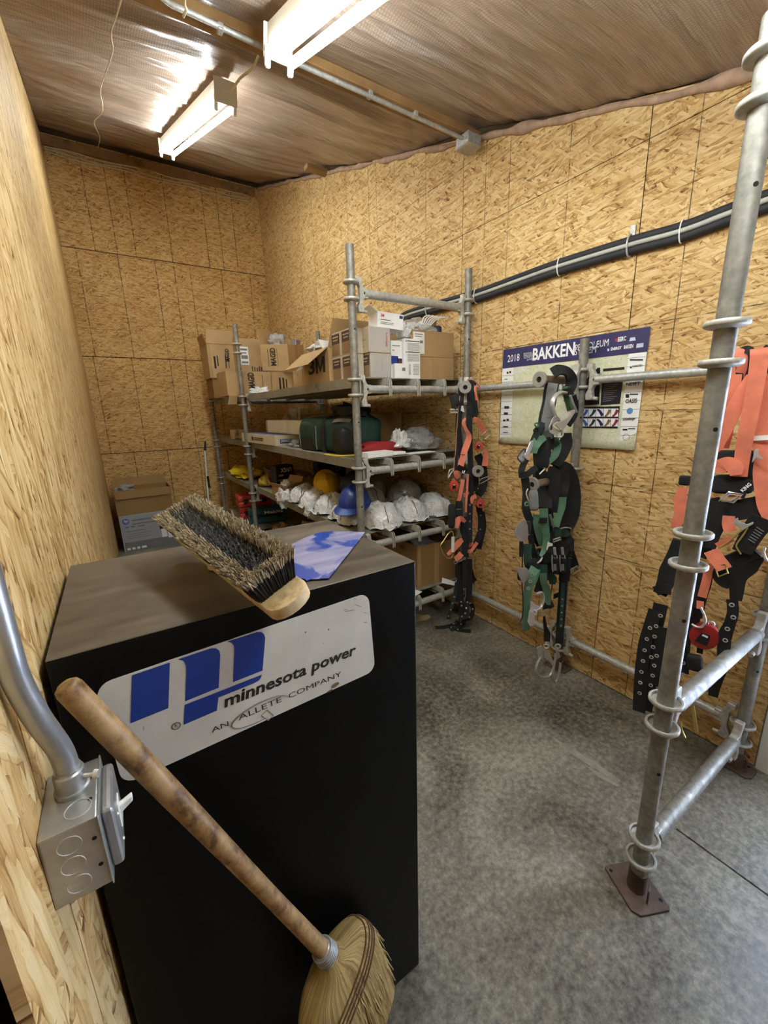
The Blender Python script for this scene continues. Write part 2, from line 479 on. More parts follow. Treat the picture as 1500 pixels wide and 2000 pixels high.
# back wall
b = MB(); b.box(-.5, XR + .1, YB + .012, YB + .1, -.1, 4.95)
wall_b = struct(b.build('wall_back', m_core))
rows = [(0.004, 1.18, [.2, .61, 1.02, 1.42, 1.83]), (1.18, 2.40, [-.06, .357, .808, 1.003, 1.42, 1.83]),
        (2.40, 3.62, [-.034, .39, .80, 1.02, 1.216, 1.626, 2.025]), (3.62, 4.75, [.165, .395, .60, 1.02, 1.48, 1.67, 1.865])]
for k, (z0, z1, ls) in enumerate(rows):
    b = MB(); b.box(lwx(YB) - .05, XR - .001, YB, YB + .011, z0 + .005, z1 - .005)
    b.build('osb_panel', osb('strand_board_back_%d' % k, 0, 2, lines_u=ls, lw=.0045, tint=(.98, .93, .80)), wall_b)

# left wall (grazed by the view, its boards follow one another in depth)
m_osb_l = osb('strand_board_left', 1, 2, lines_u=(1.18, 2.4), lines_v=(), tint=(.98, 1.0, 1.02), rot0=78, fs=1.7)
EDL = [.391, .573, 1.792, 3.01, 4.23, 5.45, YB]
b = MB(); b.hexa([(-.35, YF, -.1), (lwx(.39) - .10, YF, -.1), (lwx(YB) - .012, YB + .1, -.1), (-.35, YB + .1, -.1), (-.35, YF, 4.9), (lwx(.39) - .10, YF, 4.9), (lwx(YB) - .012, YB + .1, 4.9), (-.35, YB + .1, 4.9)])
wall_l = struct(b.build('wall_left', m_core))
for i in range(6):
    y0, y1 = EDL[i] + .0018, EDL[i + 1] - .0018
    for z0, z1 in ((.004, 2.44), (2.443, 9)):
        a0, a1 = min(z1, roof(y0) + .02), min(z1, roof(y1) + .02)
        e = MB(); x0, x1 = lwx(y0), lwx(y1)
        e.hexa([(x0 - .011, y0, z0), (x0, y0, z0), (x1, y1, z0), (x1 - .011, y1, z0), (x0 - .011, y0, a0), (x0, y0, a0), (x1, y1, a1), (x1 - .011, y1, a1)])
        e.build('osb_panel', m_osb_l, wall_l)
m_rough = M('rough_brown_timber', (104, 72, 42), .85, 0, .35, 6, .3, 40)
b = MB(); b.box(lwx(.39) - .06, lwx(.39) - .02, .05, .3885, 0, 2.6); struct(b.build('trim_1', m_rough, bevel=.003))
b = MB(); b.box(lwx(.39) - .06, lwx(.39) - .03, YF, .046, 0, 2.55); struct(b.build('trim_2', m_rough, bevel=.003))
# front wall behind the viewer
b = MB(); b.box(-.35, XR + .1, YF - .1, YF, -.1, 2.3); struct(b.build('wall_front', osb('strand_board_front', 0, 2)))

# door in the right wall: white frame, white leaf with a large light, dark sill
m_wpaint = M('white_door_paint', (226, 226, 222), .45, 0, .04, 5)
door = thing('door_1', 'white framed glazed door at the right end of the right wall', 'door', (XR, -.11, 0)); struct(door)
del door['category']; del door['label']
b = MB(); b.box(XR - .012, XR + .09, .335, .398, 0, 2.10); b.box(XR - .012, XR + .09, -.62, -.555, 0, 2.10); b.box(XR - .012, XR + .09, -.555, .335, 2.04, 2.10)
b.build('door_frame', m_wpaint, door, bevel=.004)
b = MB(); b.box(XR + .03, XR + .07, .22, .333, .05, 2.035); b.box(XR + .03, XR + .07, -.552, -.44, .05, 2.035); b.box(XR + .03, XR + .07, -.44, .22, 1.92, 2.035); b.box(XR + .03, XR + .07, -.44, .22, .05, .22)
b.build('door_leaf', m_wpaint, door, bevel=.005)
tg = NT('clear_glass'); tg.b.inputs['Transmission Weight'].default_value = 1; tg.b.inputs['Roughness'].default_value = 0.0
m_glass = tg.out((.95, .98, 1.0), 0.0)
b = MB(); b.box(XR + .048, XR + .053, -.44, .22, .22, 1.92); b.build('glass_pane', m_glass, door)
b = MB(); b.box(XR - .005, XR + .10, -.555, .335, 0, .045); b.build('door_sill', M('dark_sill', (30, 30, 30), .4), door, bevel=.006)

# ceiling: drooping insulation facing under the roof, purlins carrying it
def facing():
    t = NT('insulation_facing'); co = t.coord()
    n1 = t.noise(co, 1.3, 4, .55).outputs[0]; n2 = t.noise(t.coord((2.5, 26, 1)), 1, 4, .6, .5).outputs[0]
    col = t.ramp(n1, [(.32, lin((150, 126, 108))), (.5, lin((170, 148, 130))), (.68, lin((176, 160, 148)))])
    col = t.mix(t.ramp(n2, [(.38, (.4, .4, .4)), (.58, (0, 0, 0))]), col, lin((108, 82, 64)))
    sp = t.n('ShaderNodeSeparateXYZ'); t.L(co, sp.inputs[0])
    g1 = t.math('SINE', t.math('MULTIPLY', sp.outputs[0], 2 * pi / .0125)); g2 = t.math('SINE', t.math('MULTIPLY', sp.outputs[1], 2 * pi / .0125))
    g = t.math('MAXIMUM', g1, g2)
    col = t.mix(t.math('MULTIPLY', t.math('GREATER_THAN', g, .82), .4), col, lin((84, 66, 56)))
    t.bump(t.math('ADD', t.math('MULTIPLY', n2, 1.0), t.math('MULTIPLY', g, .02)), .8, .02)
    t.b.inputs['Coat Weight'].default_value = .45; t.b.inputs['Coat Roughness'].default_value = .18
    return t.out(col, .42, 0, .5)
nx, ny = 46, 250
x0, x1, y0, y1 = -.18, XR + .004, YF, YB + .005
PUR = [.13, 2.27, 4.40, 6.53]
b = MB()
for j in range(ny + 1):
    for i in range(nx + 1):
        x = x0 + (x1 - x0) * i / nx; y = y0 + (y1 - y0) * j / ny
        d = min(abs(y - p) for p in PUR)
        sag = -.045 * min(1, d / .7) * (0.6 + .4 * sin(x * 2.6 + y * .7))
        arc = y + .10 * (x - 1.0) ** 2 + .03 * sin(x * 3 + y * 2)
        wr = noise.noise(V((x * .7, arc * 15, 3.1))) * .030 + noise.noise(V((x * 1.3, arc * 34, 7.7))) * .014 + noise.noise(V((x * 2, y * 2, 1))) * .02
        k = min(1, d / .12) * min(1, (x - x0 + .02) / .1) * min(1, (x1 - x + .02) / .1)
        b.v.append(V((x, y, roof(y) + .062 + sag + wr * k)))
for j in range(ny):
    for i in range(nx):
        a = j * (nx + 1) + i
        b.f.append([a, a + nx + 1, a + nx + 2, a + 1]); b.m.append(0)
ceiling = struct(b.build('ceiling', facing(), smooth=180))
b = MB(); b.hexa([(-.4, YF - .1, roof(YF - .1) + .2), (2.4, YF - .1, roof(YF - .1) + .2), (2.4, YB + .1, roof(YB + .1) + .2), (-.4, YB + .1, roof(YB + .1) + .2), (-.4, YF - .1, roof(YF) + .3), (2.4, YF - .1, roof(YF) + .3), (2.4, YB + .1, roof(YB) + .3), (-.4, YB + .1, roof(YB) + .3)])
b.build('roof_deck', m_core, ceiling)
m_timber = M('purlin_timber', (142, 108, 66), .75, 0, .3, 5, .25, 50, dirt=((84, 58, 34), 3, .55))
for p in (.13, 2.27, 4.40):
    b = MB(); b.box(2.02 if p > 4 else -.17, XR - .003, p - .02, p + .065, roof(p) - .012, roof(p) + .03)
    b.build('purlin', m_timber, ceiling, bevel=.003)
# fibreglass fluff squeezed out along the top of the right and back walls
m_fluff = M('pink_fibreglass', (168, 138, 116), .95, 0, .25, 20, .6, 60)
pth = []; rs = []
for i in range(150):
    y = .3 + (YB - .3) * i / 149
    pth.append(V((XR - .004, y, roof(y) + .0 + .02 * noise.noise(V((y * 4, 0, 0)))))); rs.append(.018 + .022 * noise.noise(V((y * 5, 5, 0))))
b = MB(); b.tube(pth, rs, 8); stuff(b.build('insulation_edge', m_fluff, ceiling, smooth=180))
b = MB(); b.box(lwx(YB), XR - .06, YB - .045, YB - .002, roof(YB) - .115, roof(YB) - .02); b.build('ledger_board', m_timber, ceiling, bevel=.004)

# ---- fluorescent strip lights
RD = V((0, 1, .327)).normalized(); RN = V((0, -.327, 1)).normalized()
m_enamel = M('white_fixture_enamel', (214, 208, 190), .45, 0, .06, 8)
def strip_light(label, xc, ya, yb):
    o = thing('fluorescent_light', label, 'light', (xc, ya, roof(ya)), 'bare tube strip lights under the ceiling')
    A = V((xc, ya, roof(ya) - .035)); B = V((xc, yb, roof(yb) - .035)); R = Matrix((V((1, 0, 0)), RD, RN)).transposed()
    b = MB(); b.obox((A + B) / 2, (.10, (B - A).length, .07), R); b.build('housing', m_enamel, o, bevel=.004)
    for q, s in ((A, -1), (B, 1)):
        b = MB(); b.obox(q + RD * .004 * s - RN * .02, (.13, .01, .11), R); b.build('end_plate', m_enamel, o, bevel=.003)
        for d in (-.052, .052):
            b = MB(); b.obox(q - RD * s * .012 + V((d, 0, 0)) - RN * .075, (.024, .024, .075), R); b.build('lamp_holder', m_white, o, bevel=.006)
    for d in (-.052, .052):
        b = MB(); b.tube([A + RD * .03 + V((d, 0, 0)) - RN * .07, B - RD * .03 + V((d, 0, 0)) - RN * .07], .0175, 14); b.build('tube', m_tube, o, smooth=40)
    return o
strip_light('bare twin tube strip light at the far end of the ceiling', .86, 2.93, 5.06)
strip_light('bare twin tube strip light cut by the top of the frame', .865, -.33, 2.09)
# ---- conduit along the purlin, junction box
b = MB(); b.tube(catmull([(.16, 1.55, roof(1.55) - .06), (.30, 1.93, roof(1.93) - .05), (.42, 2.14, roof(2.14) - .055), (.58, 2.225, 3.272), (1.0, 2.235, 3.268), (1.5, 2.24, 3.268), (2.09, 2.25, 3.268)], 6), .0112, 10)
cd = thing('conduit', 'thin metal conduit running along the roof timber to the junction box', 'conduit', (1.2, 2.235, 3.268))
b.build('pipe', m_galv, cd, smooth=50)
for x in (.66, 1.42, 1.72):
    b = MB(); b.box(x - .012, x + .012, 2.222, 2.262, 3.262, 3.288); b.build('conduit_strap', m_galv, cd, bevel=.003)
jb = thing('junction_box', 'small square metal junction box at the top of the right wall', 'electrical box', (2.15, 2.26, 3.26))
b = MB(); b.box(2.095, 2.205, 2.20, 2.31, 3.232, 3.292); b.build('box', m_galv, jb, bevel=.004)
b = MB(); b.box(2.092, 2.208, 2.197, 2.313, 3.226, 3.232); b.build('cover', m_galv, jb, bevel=.002)
# ---- loose wires
m_cable = M('white_cable', (206, 196, 168), .6, 0, .1, 20)
def wire(label, pts, r=.0035, m=None, n=6):
    b = MB(); b.tube(catmull(pts, n), r, 6)
    return tag(b.build('cable', m or m_cable, smooth=60), label, 'cable')
def under(px, py, off):
    d = ray(px, py); n = V((0, -.327, 1)); t = (2.575 - off - n.dot(CAMP)) / n.dot(d); return CAMP + d * t
wire('thin white wire snaking loose across the ceiling insulation', [under(px, py, .045) for px, py in ((242, -30), (235, 5), (226, 35), (217, 65), (220, 98), (211, 130), (196, 175), (200, 205), (198, 222), (184, 240), (195, 268), (192, 287))])
wire('short pale cable from the conduit to the far strip light', [under(504, 110, .06), under(492, 135, .055), under(470, 152, .06), under(456, 170, .075), under(444, 178, .09)], .006)
wire('white wire hanging over the timber at the top of the picture', [under(360, -30, .05), under(361, 8, .05), under(364, 18, .06), under(358, 33, .075)], .005)
for k, (dz, lb) in enumerate(((-.13, 'uppermost of the cables clipped along the top of the far wall'), (-.165, 'middle cable clipped along the top of the far wall'), (-.19, 'lowest of the cables clipped along the top of the far wall'))):
    pts = [(lwx(YB) + .02 + (XR - .1) * i / 9 * 1.05, YB - .02 - .006 * k, roof(YB) + dz + .012 * sin(i * 2.1 + k) - .02 * (i / 9) * (k - 1)) for i in range(10)]
    wire(lb, pts, .006)
# ---- insulated pipe bundle on the right wall
pp = [(785, 622), (850, 600), (930, 578), (1010, 550), (1090, 522), (1230, 480), (1340, 450), (1500, 392)]
cen = [X(px, py, XR - .023) for px, py in pp]; cen.append(V((XR - .023, -.15, 2.385))); cen.insert(0, cen[0] + V((.015, .18, -.10)))
pb = thing('pipe_bundle', 'black insulated pipes with a grey conduit slanting up across the right wall', 'pipes', cen[4])
m_foam = M('black_pipe_foam', (34, 34, 36), .7, 0, .2, 20)
for dz, dx, r, m, nm in ((.022, .001, .0195, m_foam, 'insulated_pipe'), (-.023, .001, .0195, m_foam, 'insulated_pipe'), (0.0, -.014, .0105, M('grey_conduit_plastic', (176, 174, 164), .5), 'grey_conduit')):
    b = MB(); b.tube(catmull([c + V((dx, 0, dz)) for c in cen], 6), r, 10); b.build(nm, m, pb, smooth=60)
for px, py in ((930, 578), (1093, 521), (1332, 452)):
    c = X(px, py, XR - .023); b = MB(); b.tube([c + V((-.024 * cos(a) * (1 if cos(a) > 0 else .75), 0, .046 * sin(a))) for a in [2 * pi * k / 20 for k in range(20)]], .003, 6, closed=True); b.build('cable_tie', m_white, pb, smooth=60)
for px, py in ((836, 605), (1230, 480)):
    c = X(px, py, XR - .023); b = MB(); b.tube([c + V((-.027 * cos(a) * (1 if cos(a) > 0 else .7), 0, .048 * sin(a))) for a in [2 * pi * k / 20 for k in range(20)]], .0045, 6, closed=True); b.box(c.x + .012, XR - .0005, c.y - .012, c.y + .012, c.z + .03, c.z + .09); b.build('pipe_clamp', m_galv, pb, smooth=40)
# ================================================================ BLACK CABINET AND WHAT IS ON IT
CX0, CX1, CY0, CY1, CZ = -.133, .537, .71, 1.178, 1.311
def topmat():
    t = NT('dusty_cabinet_top'); co = t.coord()
    a = t.noise(co, 5, 5, .6, .8).outputs[0]; s = t.noise(t.coord((3, 26, 1), (0, 0, radians(12))), 1, 4, .6).outputs[0]
    v = t.math('ADD', t.math('MULTIPLY', a, .6), t.math('MULTIPLY', s, .4))
    col = t.ramp(v, [(.35, lin((52, 46, 40))), (.52, lin((84, 74, 62))), (.68, lin((112, 100, 84)))])
    return t.out(col, t.ramp(v, [(.35, (.28,) * 3), (.65, (.5,) * 3)]), .15, .5)
m_cab = M('black_cabinet_paint', (11, 11, 12), .34, 0, .2, 3, spec=.14)
cabt = thing('metal_cabinet', 'tall black steel cabinet with a white company sign on its front', 'cabinet', ((CX0 + CX1) / 2, (CY0 + CY1) / 2, 0))
b = MB(); b.box(CX0, CX1, CY0, CY1, .0, CZ - .0025); b.build('body', m_cab, cabt, bevel=.003, seg=2)
b = MB(); b.box(CX0 + .0005, CX1 - .0005, CY0 + .0005, CY1, CZ - .0025, CZ); b.build('top_panel', topmat(), cabt, bevel=.0008)

# sign
SA, SB, SC_, SD = [Y(px, py, CY0 - .001) for px, py in ((184, 1339), (719, 1157), (732, 1309), (240, 1533))]   # TL TR BR BL
def SP(u, v): return SD.lerp(SC_, u).lerp(SA.lerp(SB, u), v)       # u right, v up
def signmat():
    t = NT('white_sign_vinyl'); co = t.coord()
    n = t.noise(co, 7, 4, .6).outputs[0]
    col = t.ramp(n, [(.3, lin((196, 192, 182))), (.7, lin((216, 213, 205)))])
    return t.out(col, .4, 0, .4)
m_sign = signmat()
sg = thing('company_sign', 'white rounded sign with blue logo and lettering on the black cabinet', 'sign', SP(.5, .5))
rr = []
for (u, v, a0) in ((1, 0, -90), (1, 1, 0), (0, 1, 90), (0, 0, 180)):
    for k in range(6):
        a = radians(a0 + 90 * k / 5); ru, rv = .045, .12
        rr.append(SP(u + (-ru if u else ru) + ru * cos(a), v + (-rv if v else rv) + rv * sin(a)))
b = MB(); b.prism(rr, (0, -.0015, 0)); b.build('panel', m_sign, sg)
def SG(cx, cy, d=.0032): return Y(150 + cx / 2.459, 1130 + cy / 2.459, CY0 - d)
b = MB()
for pl in ([(265, 465), (258, 695), (440, 622), (447, 403)],
           [(485, 388), (513, 395), (524, 415), (526, 450), (520, 590), (682, 524), (689, 365), (684, 345), (668, 335), (645, 335)],
           [(722, 303), (742, 308), (755, 322), (757, 345), (750, 498), (892, 442), (905, 287), (900, 268), (886, 257), (865, 257)],
           [(518, 607), (513, 703), (673, 634), (680, 572), (850, 503), (874, 490), (885, 475), (890, 461)]):
    b.poly([SG(*p) for p in pl])
b.build('logo', m_blue_ink, sg)
b = MB()
def stext(b, t, p0, p1, h, bold=0, shear=0, d=.0032):
    o = SG(*p0, d); e = SG(*p1, d); u = e - o; up = V((0, 0, 1)) - u.normalized() * u.normalized().z
    b.text(t, o, u, up, u.length, h, bold, shear)
pxw = (SG(1000, 500) - SG(900, 500)).length / 100
for tx in (('minnesota power', (712, 640), (1345, 378), pxw * 74, .028, .18), ('R', (472, 716), (484, 711), pxw * 15, .01), ('AN', (650, 741), (730, 706), pxw * 24), ('ALLETE', (778, 683), (985, 590), pxw * 27), ('COMPANY', (1018, 577), (1272, 466), pxw * 26)):
    b = MB(); stext(b, *tx); b.build('lettering', m_ink, sg)
b = MB(); b.ring(SG(478, 708), (0, -1, 0), pxw * 15, .0006, 20, 4)
b.build('registered_mark', m_ink, sg)
b = MB()
el = []
for k in range(40):
    a = 2 * pi * k / 40 * .80 + radians(70)
    x = 150 * cos(a); y = 44 * sin(a)
    el.append(SG(880 + x * .90 - y * .2, 640 + y * 1.1 - x * .42))
b.tube(el, [.0003 + .0013 * abs(sin(i / 39 * pi)) for i in range(40)], 5)
for pl in ([(888, 658), (915, 630), (945, 655), (920, 682)], ):
    p = [SG(*q) for q in pl]
    for i in range(4): b.tube([p[i], p[(i + 1) % 4]], .0007, 4)
b.build('emblem', m_grey_ink, sg)
m_stain = M('brown_stain', (104, 84, 58), .8, 0, .3, 30)
for (x, y, w, h, a) in ((1240, 512, 60, 22, -.6), (1215, 540, 40, 12, -.5), (1310, 155, 70, 4, -.2), (1350, 130, 50, 3, .3), (1385, 210, 28, 4, .1), (1210, 245, 8, 14, 0), (1098, 258, 10, 10, 0), (1385, 165, 20, 3, .2), (1183, 310, 6, 4, 0), (320, 720, 4, 30, 0), (1290, 150, 30, 3, -.3), (1335, 98, 24, 3, .2)):
    pts = []; b = MB()
    for k in range(9):
        t = 2 * pi * k / 9; r = .75 + .35 * noise.noise(V((x * .1, k * 1.3, 0)))
        px, py = w / 2 * cos(t) * r, h / 2 * sin(t) * r
        pts.append(SG(x + px * cos(a) - py * sin(a), y + px * sin(a) + py * cos(a), .0033))
    b.poly(pts); b.build('stain', m_stain, sg)


# push broom head, lying bristles up on the cabinet
L0 = V((.199, .650, 1.349)); LD = V((-.18, .97, .075)).normalized()
LU = V((-.36, -.12, .90)); LW = LD.cross(LU).normalized(); LU = LW.cross(LD).normalized()
bh = thing('broom_head', 'push broom head lying bristles up across the cabinet top', 'brush', L0)
RB = Matrix((LW, LD, LU)).transposed()
def LP(w, l, u): return L0 + LW * w + LD * l + LU * u
m_bwood = M('pale_broom_wood', (196, 172, 128), .6, 0, .18, 8, .15, 60, dirt=((132, 104, 66), 9, .55))
pts = []
for k in range(9): a = pi + pi * k / 8; pts.append(LP(.039 * cos(a), -.028 + .026 * sin(a), -.013))
for k in range(9): a = pi * k / 8; pts.append(LP(.039 * cos(a), .44 + .026 * sin(a), -.013))
b = MB(); b.prism(pts, LU * .024); b.build('block', m_bwood, bh, bevel=.004, seg=2)
b = MB(); c = LP(0, .30, -.012); b.tube([c, V((c.x, c.y, CZ + .001))], .017, 14); b.build('handle_stub', m_bwood, bh, bevel=.002)
m_brk = M('black_bristle', (26, 25, 25), .7, 0, .4, 40)
m_btan = M('tan_bristle_tips', (160, 146, 120), .85, 0, .5, 70)
m_bsoft = M('soft_grey_bristle', (92, 90, 88), .9, 0, .35, 60)
b = MB(); b.obox(LP(0, .215, .020), (.058, .405, .022), RB); b.build('bristle_core', m_dark, bh, bevel=.004)
random.seed(3)
def bristles(b, n, w0, w1, l0, l1, hgt, tip, fl, wd=.0015):
    for _ in range(n):
        w = random.uniform(w0, w1); l = random.uniform(l0, l1)
        fw = w * fl + random.gauss(0, .002); flw = (l - .21) * .05 + random.gauss(0, .002)
        h = hgt * random.uniform(.93, 1.05)
        p0 = LP(w, l, .010); p1 = LP(w + fw * .6, l + flw * .55, h * .72); p2 = LP(w + fw + random.gauss(0, .0015), l + flw + random.gauss(0, .0015), h)
        sd = (LW * random.uniform(-1, 1) + LD * random.uniform(-1, 1)).normalized() * wd
        s2 = sd.cross(LU) * .8
        b.add([p0 - sd, p0 + sd, p0 + s2, p1 - sd, p1 + sd, p1 + s2], [(0, 1, 4, 3), (1, 2, 5, 4), (2, 0, 3, 5)], 0)
        b.add([p1 - sd, p1 + sd, p1 + s2, p2 - sd * .7, p2 + sd * .7, p2 + s2 * .7], [(0, 1, 4, 3), (1, 2, 5, 4), (2, 0, 3, 5), (3, 4, 5)], tip)
b = MB()
bristles(b, 1500, -.038, -.019, -.002, .418, .070, 1, .40); bristles(b, 1500, .019, .038, -.002, .418, .070, 1, .40)
bristles(b, 700, -.036, .036, -.006, .010, .069, 1, .4); bristles(b, 380, -.036, .036, .405, .42, .070, 1, .4)
stuff(b.build('outer_bristles', [m_brk, m_btan], bh))
b = MB(); bristles(b, 2600, -.021, .021, .004, .41, .059, 0, .35, .0015); stuff(b.build('inner_bristles', m_bsoft, bh))

# blue visor sheet
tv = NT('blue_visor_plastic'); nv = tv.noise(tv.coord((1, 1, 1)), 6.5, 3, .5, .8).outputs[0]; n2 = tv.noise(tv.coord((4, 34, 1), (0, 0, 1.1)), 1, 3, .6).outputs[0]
cv = tv.mix(tv.ramp(nv, [(.50, (0, 0, 0)), (.54, (1, 1, 1))]), tv.ramp(n2, [(.3, lin((112, 119, 166))), (.7, lin((154, 157, 190)))]), lin((40, 76, 164)))  # deep blue patches are reflections painted into the visor's colour
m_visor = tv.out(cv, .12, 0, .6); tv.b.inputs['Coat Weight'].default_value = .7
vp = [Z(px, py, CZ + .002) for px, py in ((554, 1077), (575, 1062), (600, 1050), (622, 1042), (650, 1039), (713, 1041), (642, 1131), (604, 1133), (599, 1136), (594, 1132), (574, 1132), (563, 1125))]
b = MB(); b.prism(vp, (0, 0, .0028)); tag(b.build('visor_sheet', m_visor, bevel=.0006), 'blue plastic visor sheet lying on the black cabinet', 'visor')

# corn broom leaning in the corner in front of the cabinet
T0 = Y(128, 1338, .640); N0 = Y(640, 1865, .618); HD = (N0 - T0).normalized()
BD = (HD * .55 + V((0, 0, -1)) * .5).normalized(); BW = V((-BD.z, 0, BD.x)).normalized(); BT = BD.cross(BW).normalized()
BW, BT = BW * cos(.42) - BT * sin(.42), BT * cos(.42) + BW * sin(.42)
if BW.y * BW.x < 0: BW, BT = (BW - BT * BW.dot(V((0, 1, 0))) * 0), BT
cb = thing('corn_broom', 'corn broom with a worn wooden handle leaning against the cabinet', 'broom', (N0 + BD * .40) * 1.0)
def handlemat():
    t = NT('worn_handle_wood'); co = t.coord()
    a = t.noise(co, 30, 5, .7).outputs[0]; s = t.noise(t.coord((40, 40, 5)), 1, 4, .6).outputs[0]
    col = t.ramp(t.math('ADD', t.math('MULTIPLY', a, .6), t.math('MULTIPLY', s, .4)), [(.40, lin((84, 58, 32))), (.49, lin((136, 104, 64))), (.60, lin((166, 134, 90)))])
    t.bump(s, .12, .002); return t.out(col, .5, 0, .4)
b = MB(); n = 14
b.tube([T0 - HD * .002, T0 + HD * .002] + [T0.lerp(N0, .01 + .99 * i / n) for i in range(n + 1)], [.010, .0148] + [.0165 + .0012 * sin(i * .5) for i in range(n + 1)], 20)
b.build('handle', handlemat(), cb, smooth=50)
b = MB(); b.tube([N0 - HD * .035, N0 - HD * .028, N0 + HD * .004, N0 + HD * .03], [.0175, .021, .022, .028], 20)
for k in range(9): b.ring(N0 - HD * (.03 - .0065 * k), HD, .0215 + .0004 * k, .0024, 24, 6)
b.build('wire_binding', m_galv, cb, smooth=60)
def strawmat():
    t = NT('broom_straw'); co = t.n('ShaderNodeTexCoord').outputs['UV']
    mp = t.n('ShaderNodeMapping'); t.L(co, mp.inputs[0]); mp.inputs['Scale'].default_value = (90, 2.2, 1)
    s = t.noise(mp.outputs[0], 1, 4, .65, .3).outputs[0]; a = t.noise(t.coord(), 10, 4, .6).outputs[0]
    col = t.ramp(t.math('ADD', t.math('MULTIPLY', s, .75), t.math('MULTIPLY', a, .25)), [(.34, lin((84, 62, 30))), (.48, lin((150, 122, 70))), (.62, lin((186, 158, 100)))])
    t.bump(s, .7, .006); return t.out(col, .7, 0, .3)
prof = [(-.004, .024, .024), (.012, .034, .030), (.024, .062, .036), (.040, .090, .040), (.065, .106, .043), (.10, .116, .044), (.15, .122, .043), (.22, .125, .040), (.30, .125, .036), (.395, .126, .028)]
ns = 64; b = MB(); uvs = []
for (s_, w, h) in prof:
    for k in range(ns):
        a = 2 * pi * k / ns; r = 1 + .02 * noise.noise(V((k * .9, s_ * 6, 2)))
        ca, sa = cos(a), sin(a); e = .8
        b.v.append(N0 + BD * (s_ + .01 * (s_ > .38) * noise.noise(V((k * 1.7, 0, 0)))) + BW * (w * r * (abs(ca) ** e) * (1 if ca > 0 else -1)) + BT * (h * r * (abs(sa) ** e) * (1 if sa > 0 else -1))); uvs.append((k / ns, s_ * 2))
for i in range(len(prof) - 1):
    for k in range(ns): b.f.append([i * ns + k, i * ns + (k + 1) % ns, (i + 1) * ns + (k + 1) % ns, (i + 1) * ns + k]); b.m.append(0)
b.f.append([(len(prof) - 1) * ns + k for k in range(ns)]); b.m.append(0)
o = b.build('bristle_head', strawmat(), cb, smooth=60)
ul = o.data.uv_layers.new(name='UVMap')
for lp in o.data.loops: ul.data[lp.index].uv = uvs[lp.vertex_index]
m_straw2 = M('loose_straw', (186, 158, 104), .7, 0, .3, 60)
random.seed(5); b = MB()
for _ in range(420):
    i = random.choice((2, 3, 4, 5, 6, 7)); a = random.uniform(0, 2 * pi); s_, w, h = prof[i]
    p = N0 + BD * s_ + BW * w * 1.0 * cos(a) + BT * h * 1.0 * sin(a); l = random.uniform(.06, .15)
    if s_ + l > .385: l = .385 - s_
    q = p + BD * l + BW * (cos(a) * random.uniform(.006, .02)) + BT * (sin(a) * random.uniform(.0, .003) - .0)
    b.tube([p, p.lerp(q, .5) + BW * random.gauss(0, .002), q], [.0011, .001, .0006], 4, caps=False)
stuff(b.build('loose_straws', m_straw2, cb))
m_twine = M('brown_twine', (96, 70, 44), .8, 0, .2, 60)
def pw_(s_, c):
    for (a, b_) in zip(prof, prof[1:]):
        if s_ <= b_[0]: f = (s_ - a[0]) / (b_[0] - a[0]); return a[c] + (b_[c] - a[c]) * max(0, f)
    return prof[-1][c]
for s0 in (.085, .104, .122, .140):
    b = MB(); path = []
    for k in range(48):
        a = 2 * pi * k / 48; ca, sa = cos(a), sin(a); se = s0 - .035 * ca
        path.append(N0 + BD * se + BW * ((pw_(se, 1) * 1.01 + .0012) * abs(ca) ** .8 * (1 if ca > 0 else -1)) + BT * ((pw_(se, 2) + .0018) * abs(sa) ** .8 * (1 if sa > 0 else -1)))
    b.tube(path, .0019, 5, closed=True); b.build('stitching', m_twine, cb, smooth=60)

# ================================================================ SWITCH BOX AND CONDUIT ON THE LEFT WALL
m_zinc = galv('zinc_box_steel', (176, 176, 174), .36, .75, var=.14, sc=30)
WX = lwx(.56)
sb = thing('switch_box', 'square metal electrical box with a white toggle switch on the left wall', 'electrical box', (WX, .567, 1.141))
b = MB(); b.box(WX + .0005, -.085, .515, .620, 1.090, 1.192); b.build('box', m_zinc, sb, bevel=.0025, seg=2)
b = MB(); b.box(-.0855, -.0835, .513, .622, 1.088, 1.194); b.build('cover_plate', m_zinc, sb, bevel=.001)
b = MB(); b.box(-.084, -.070, .525, .610, 1.097, 1.186); b.build('raised_cover', m_zinc, sb, bevel=.008, seg=3)
b = MB(); b.box(-.0705, -.0685, .556, .578, 1.122, 1.160); b.build('switch_frame', m_white, sb, bevel=.001)
b = MB(); c = V((-.070, .567, 1.143)); b.hexa([c + V(q) for q in ((0, -.005, -.006), (.017, -.0045, .006), (.017, .0045, .006), (0, .005, -.006), (0, -.005, .006), (.017, -.0045, .014), (.017, .0045, .014), (0, .005, .006))]); b.build('toggle', m_white, sb, bevel=.001)
for (z, dx) in ((1.170, 0), (1.141, -.001), (1.112, 0)):
    b = MB(); b.ring((-.1155 + dx, .5147, z), (0, 1, 0), .0118, .0006, 28, 6); b.build('knockout', m_steel, sb, smooth=60)
b = MB(); b.ring((-.105, .540, 1.1922), (0, 0, 1), .0135, .0008, 28, 6); b.build('knockout', m_steel, sb, smooth=60)
for p in ((-.092, .5145, 1.165), (-.092, .5145, 1.125)):
    b = MB(); b.lathe(p, (0, -1, 0), [(.0025, 0), (.0025, .0006)], 10); b.build('screw_hole', m_dark, sb)
for p in ((-.093, .548, 1.1918), (-.093, .585, 1.1918)):
    b = MB(); b.lathe(p, (0, 0, 1), [(.0025, 0), (.0025, .0006)], 10); b.build('screw_hole', m_dark, sb)
for p in ((-.0692, .540, 1.16), (-.0692, .540, 1.12)):
    b = MB(); b.lathe(p, (1, 0, 0), [(.003, 0), (.002, .002)], 10); b.build('screw', m_chrome, sb)
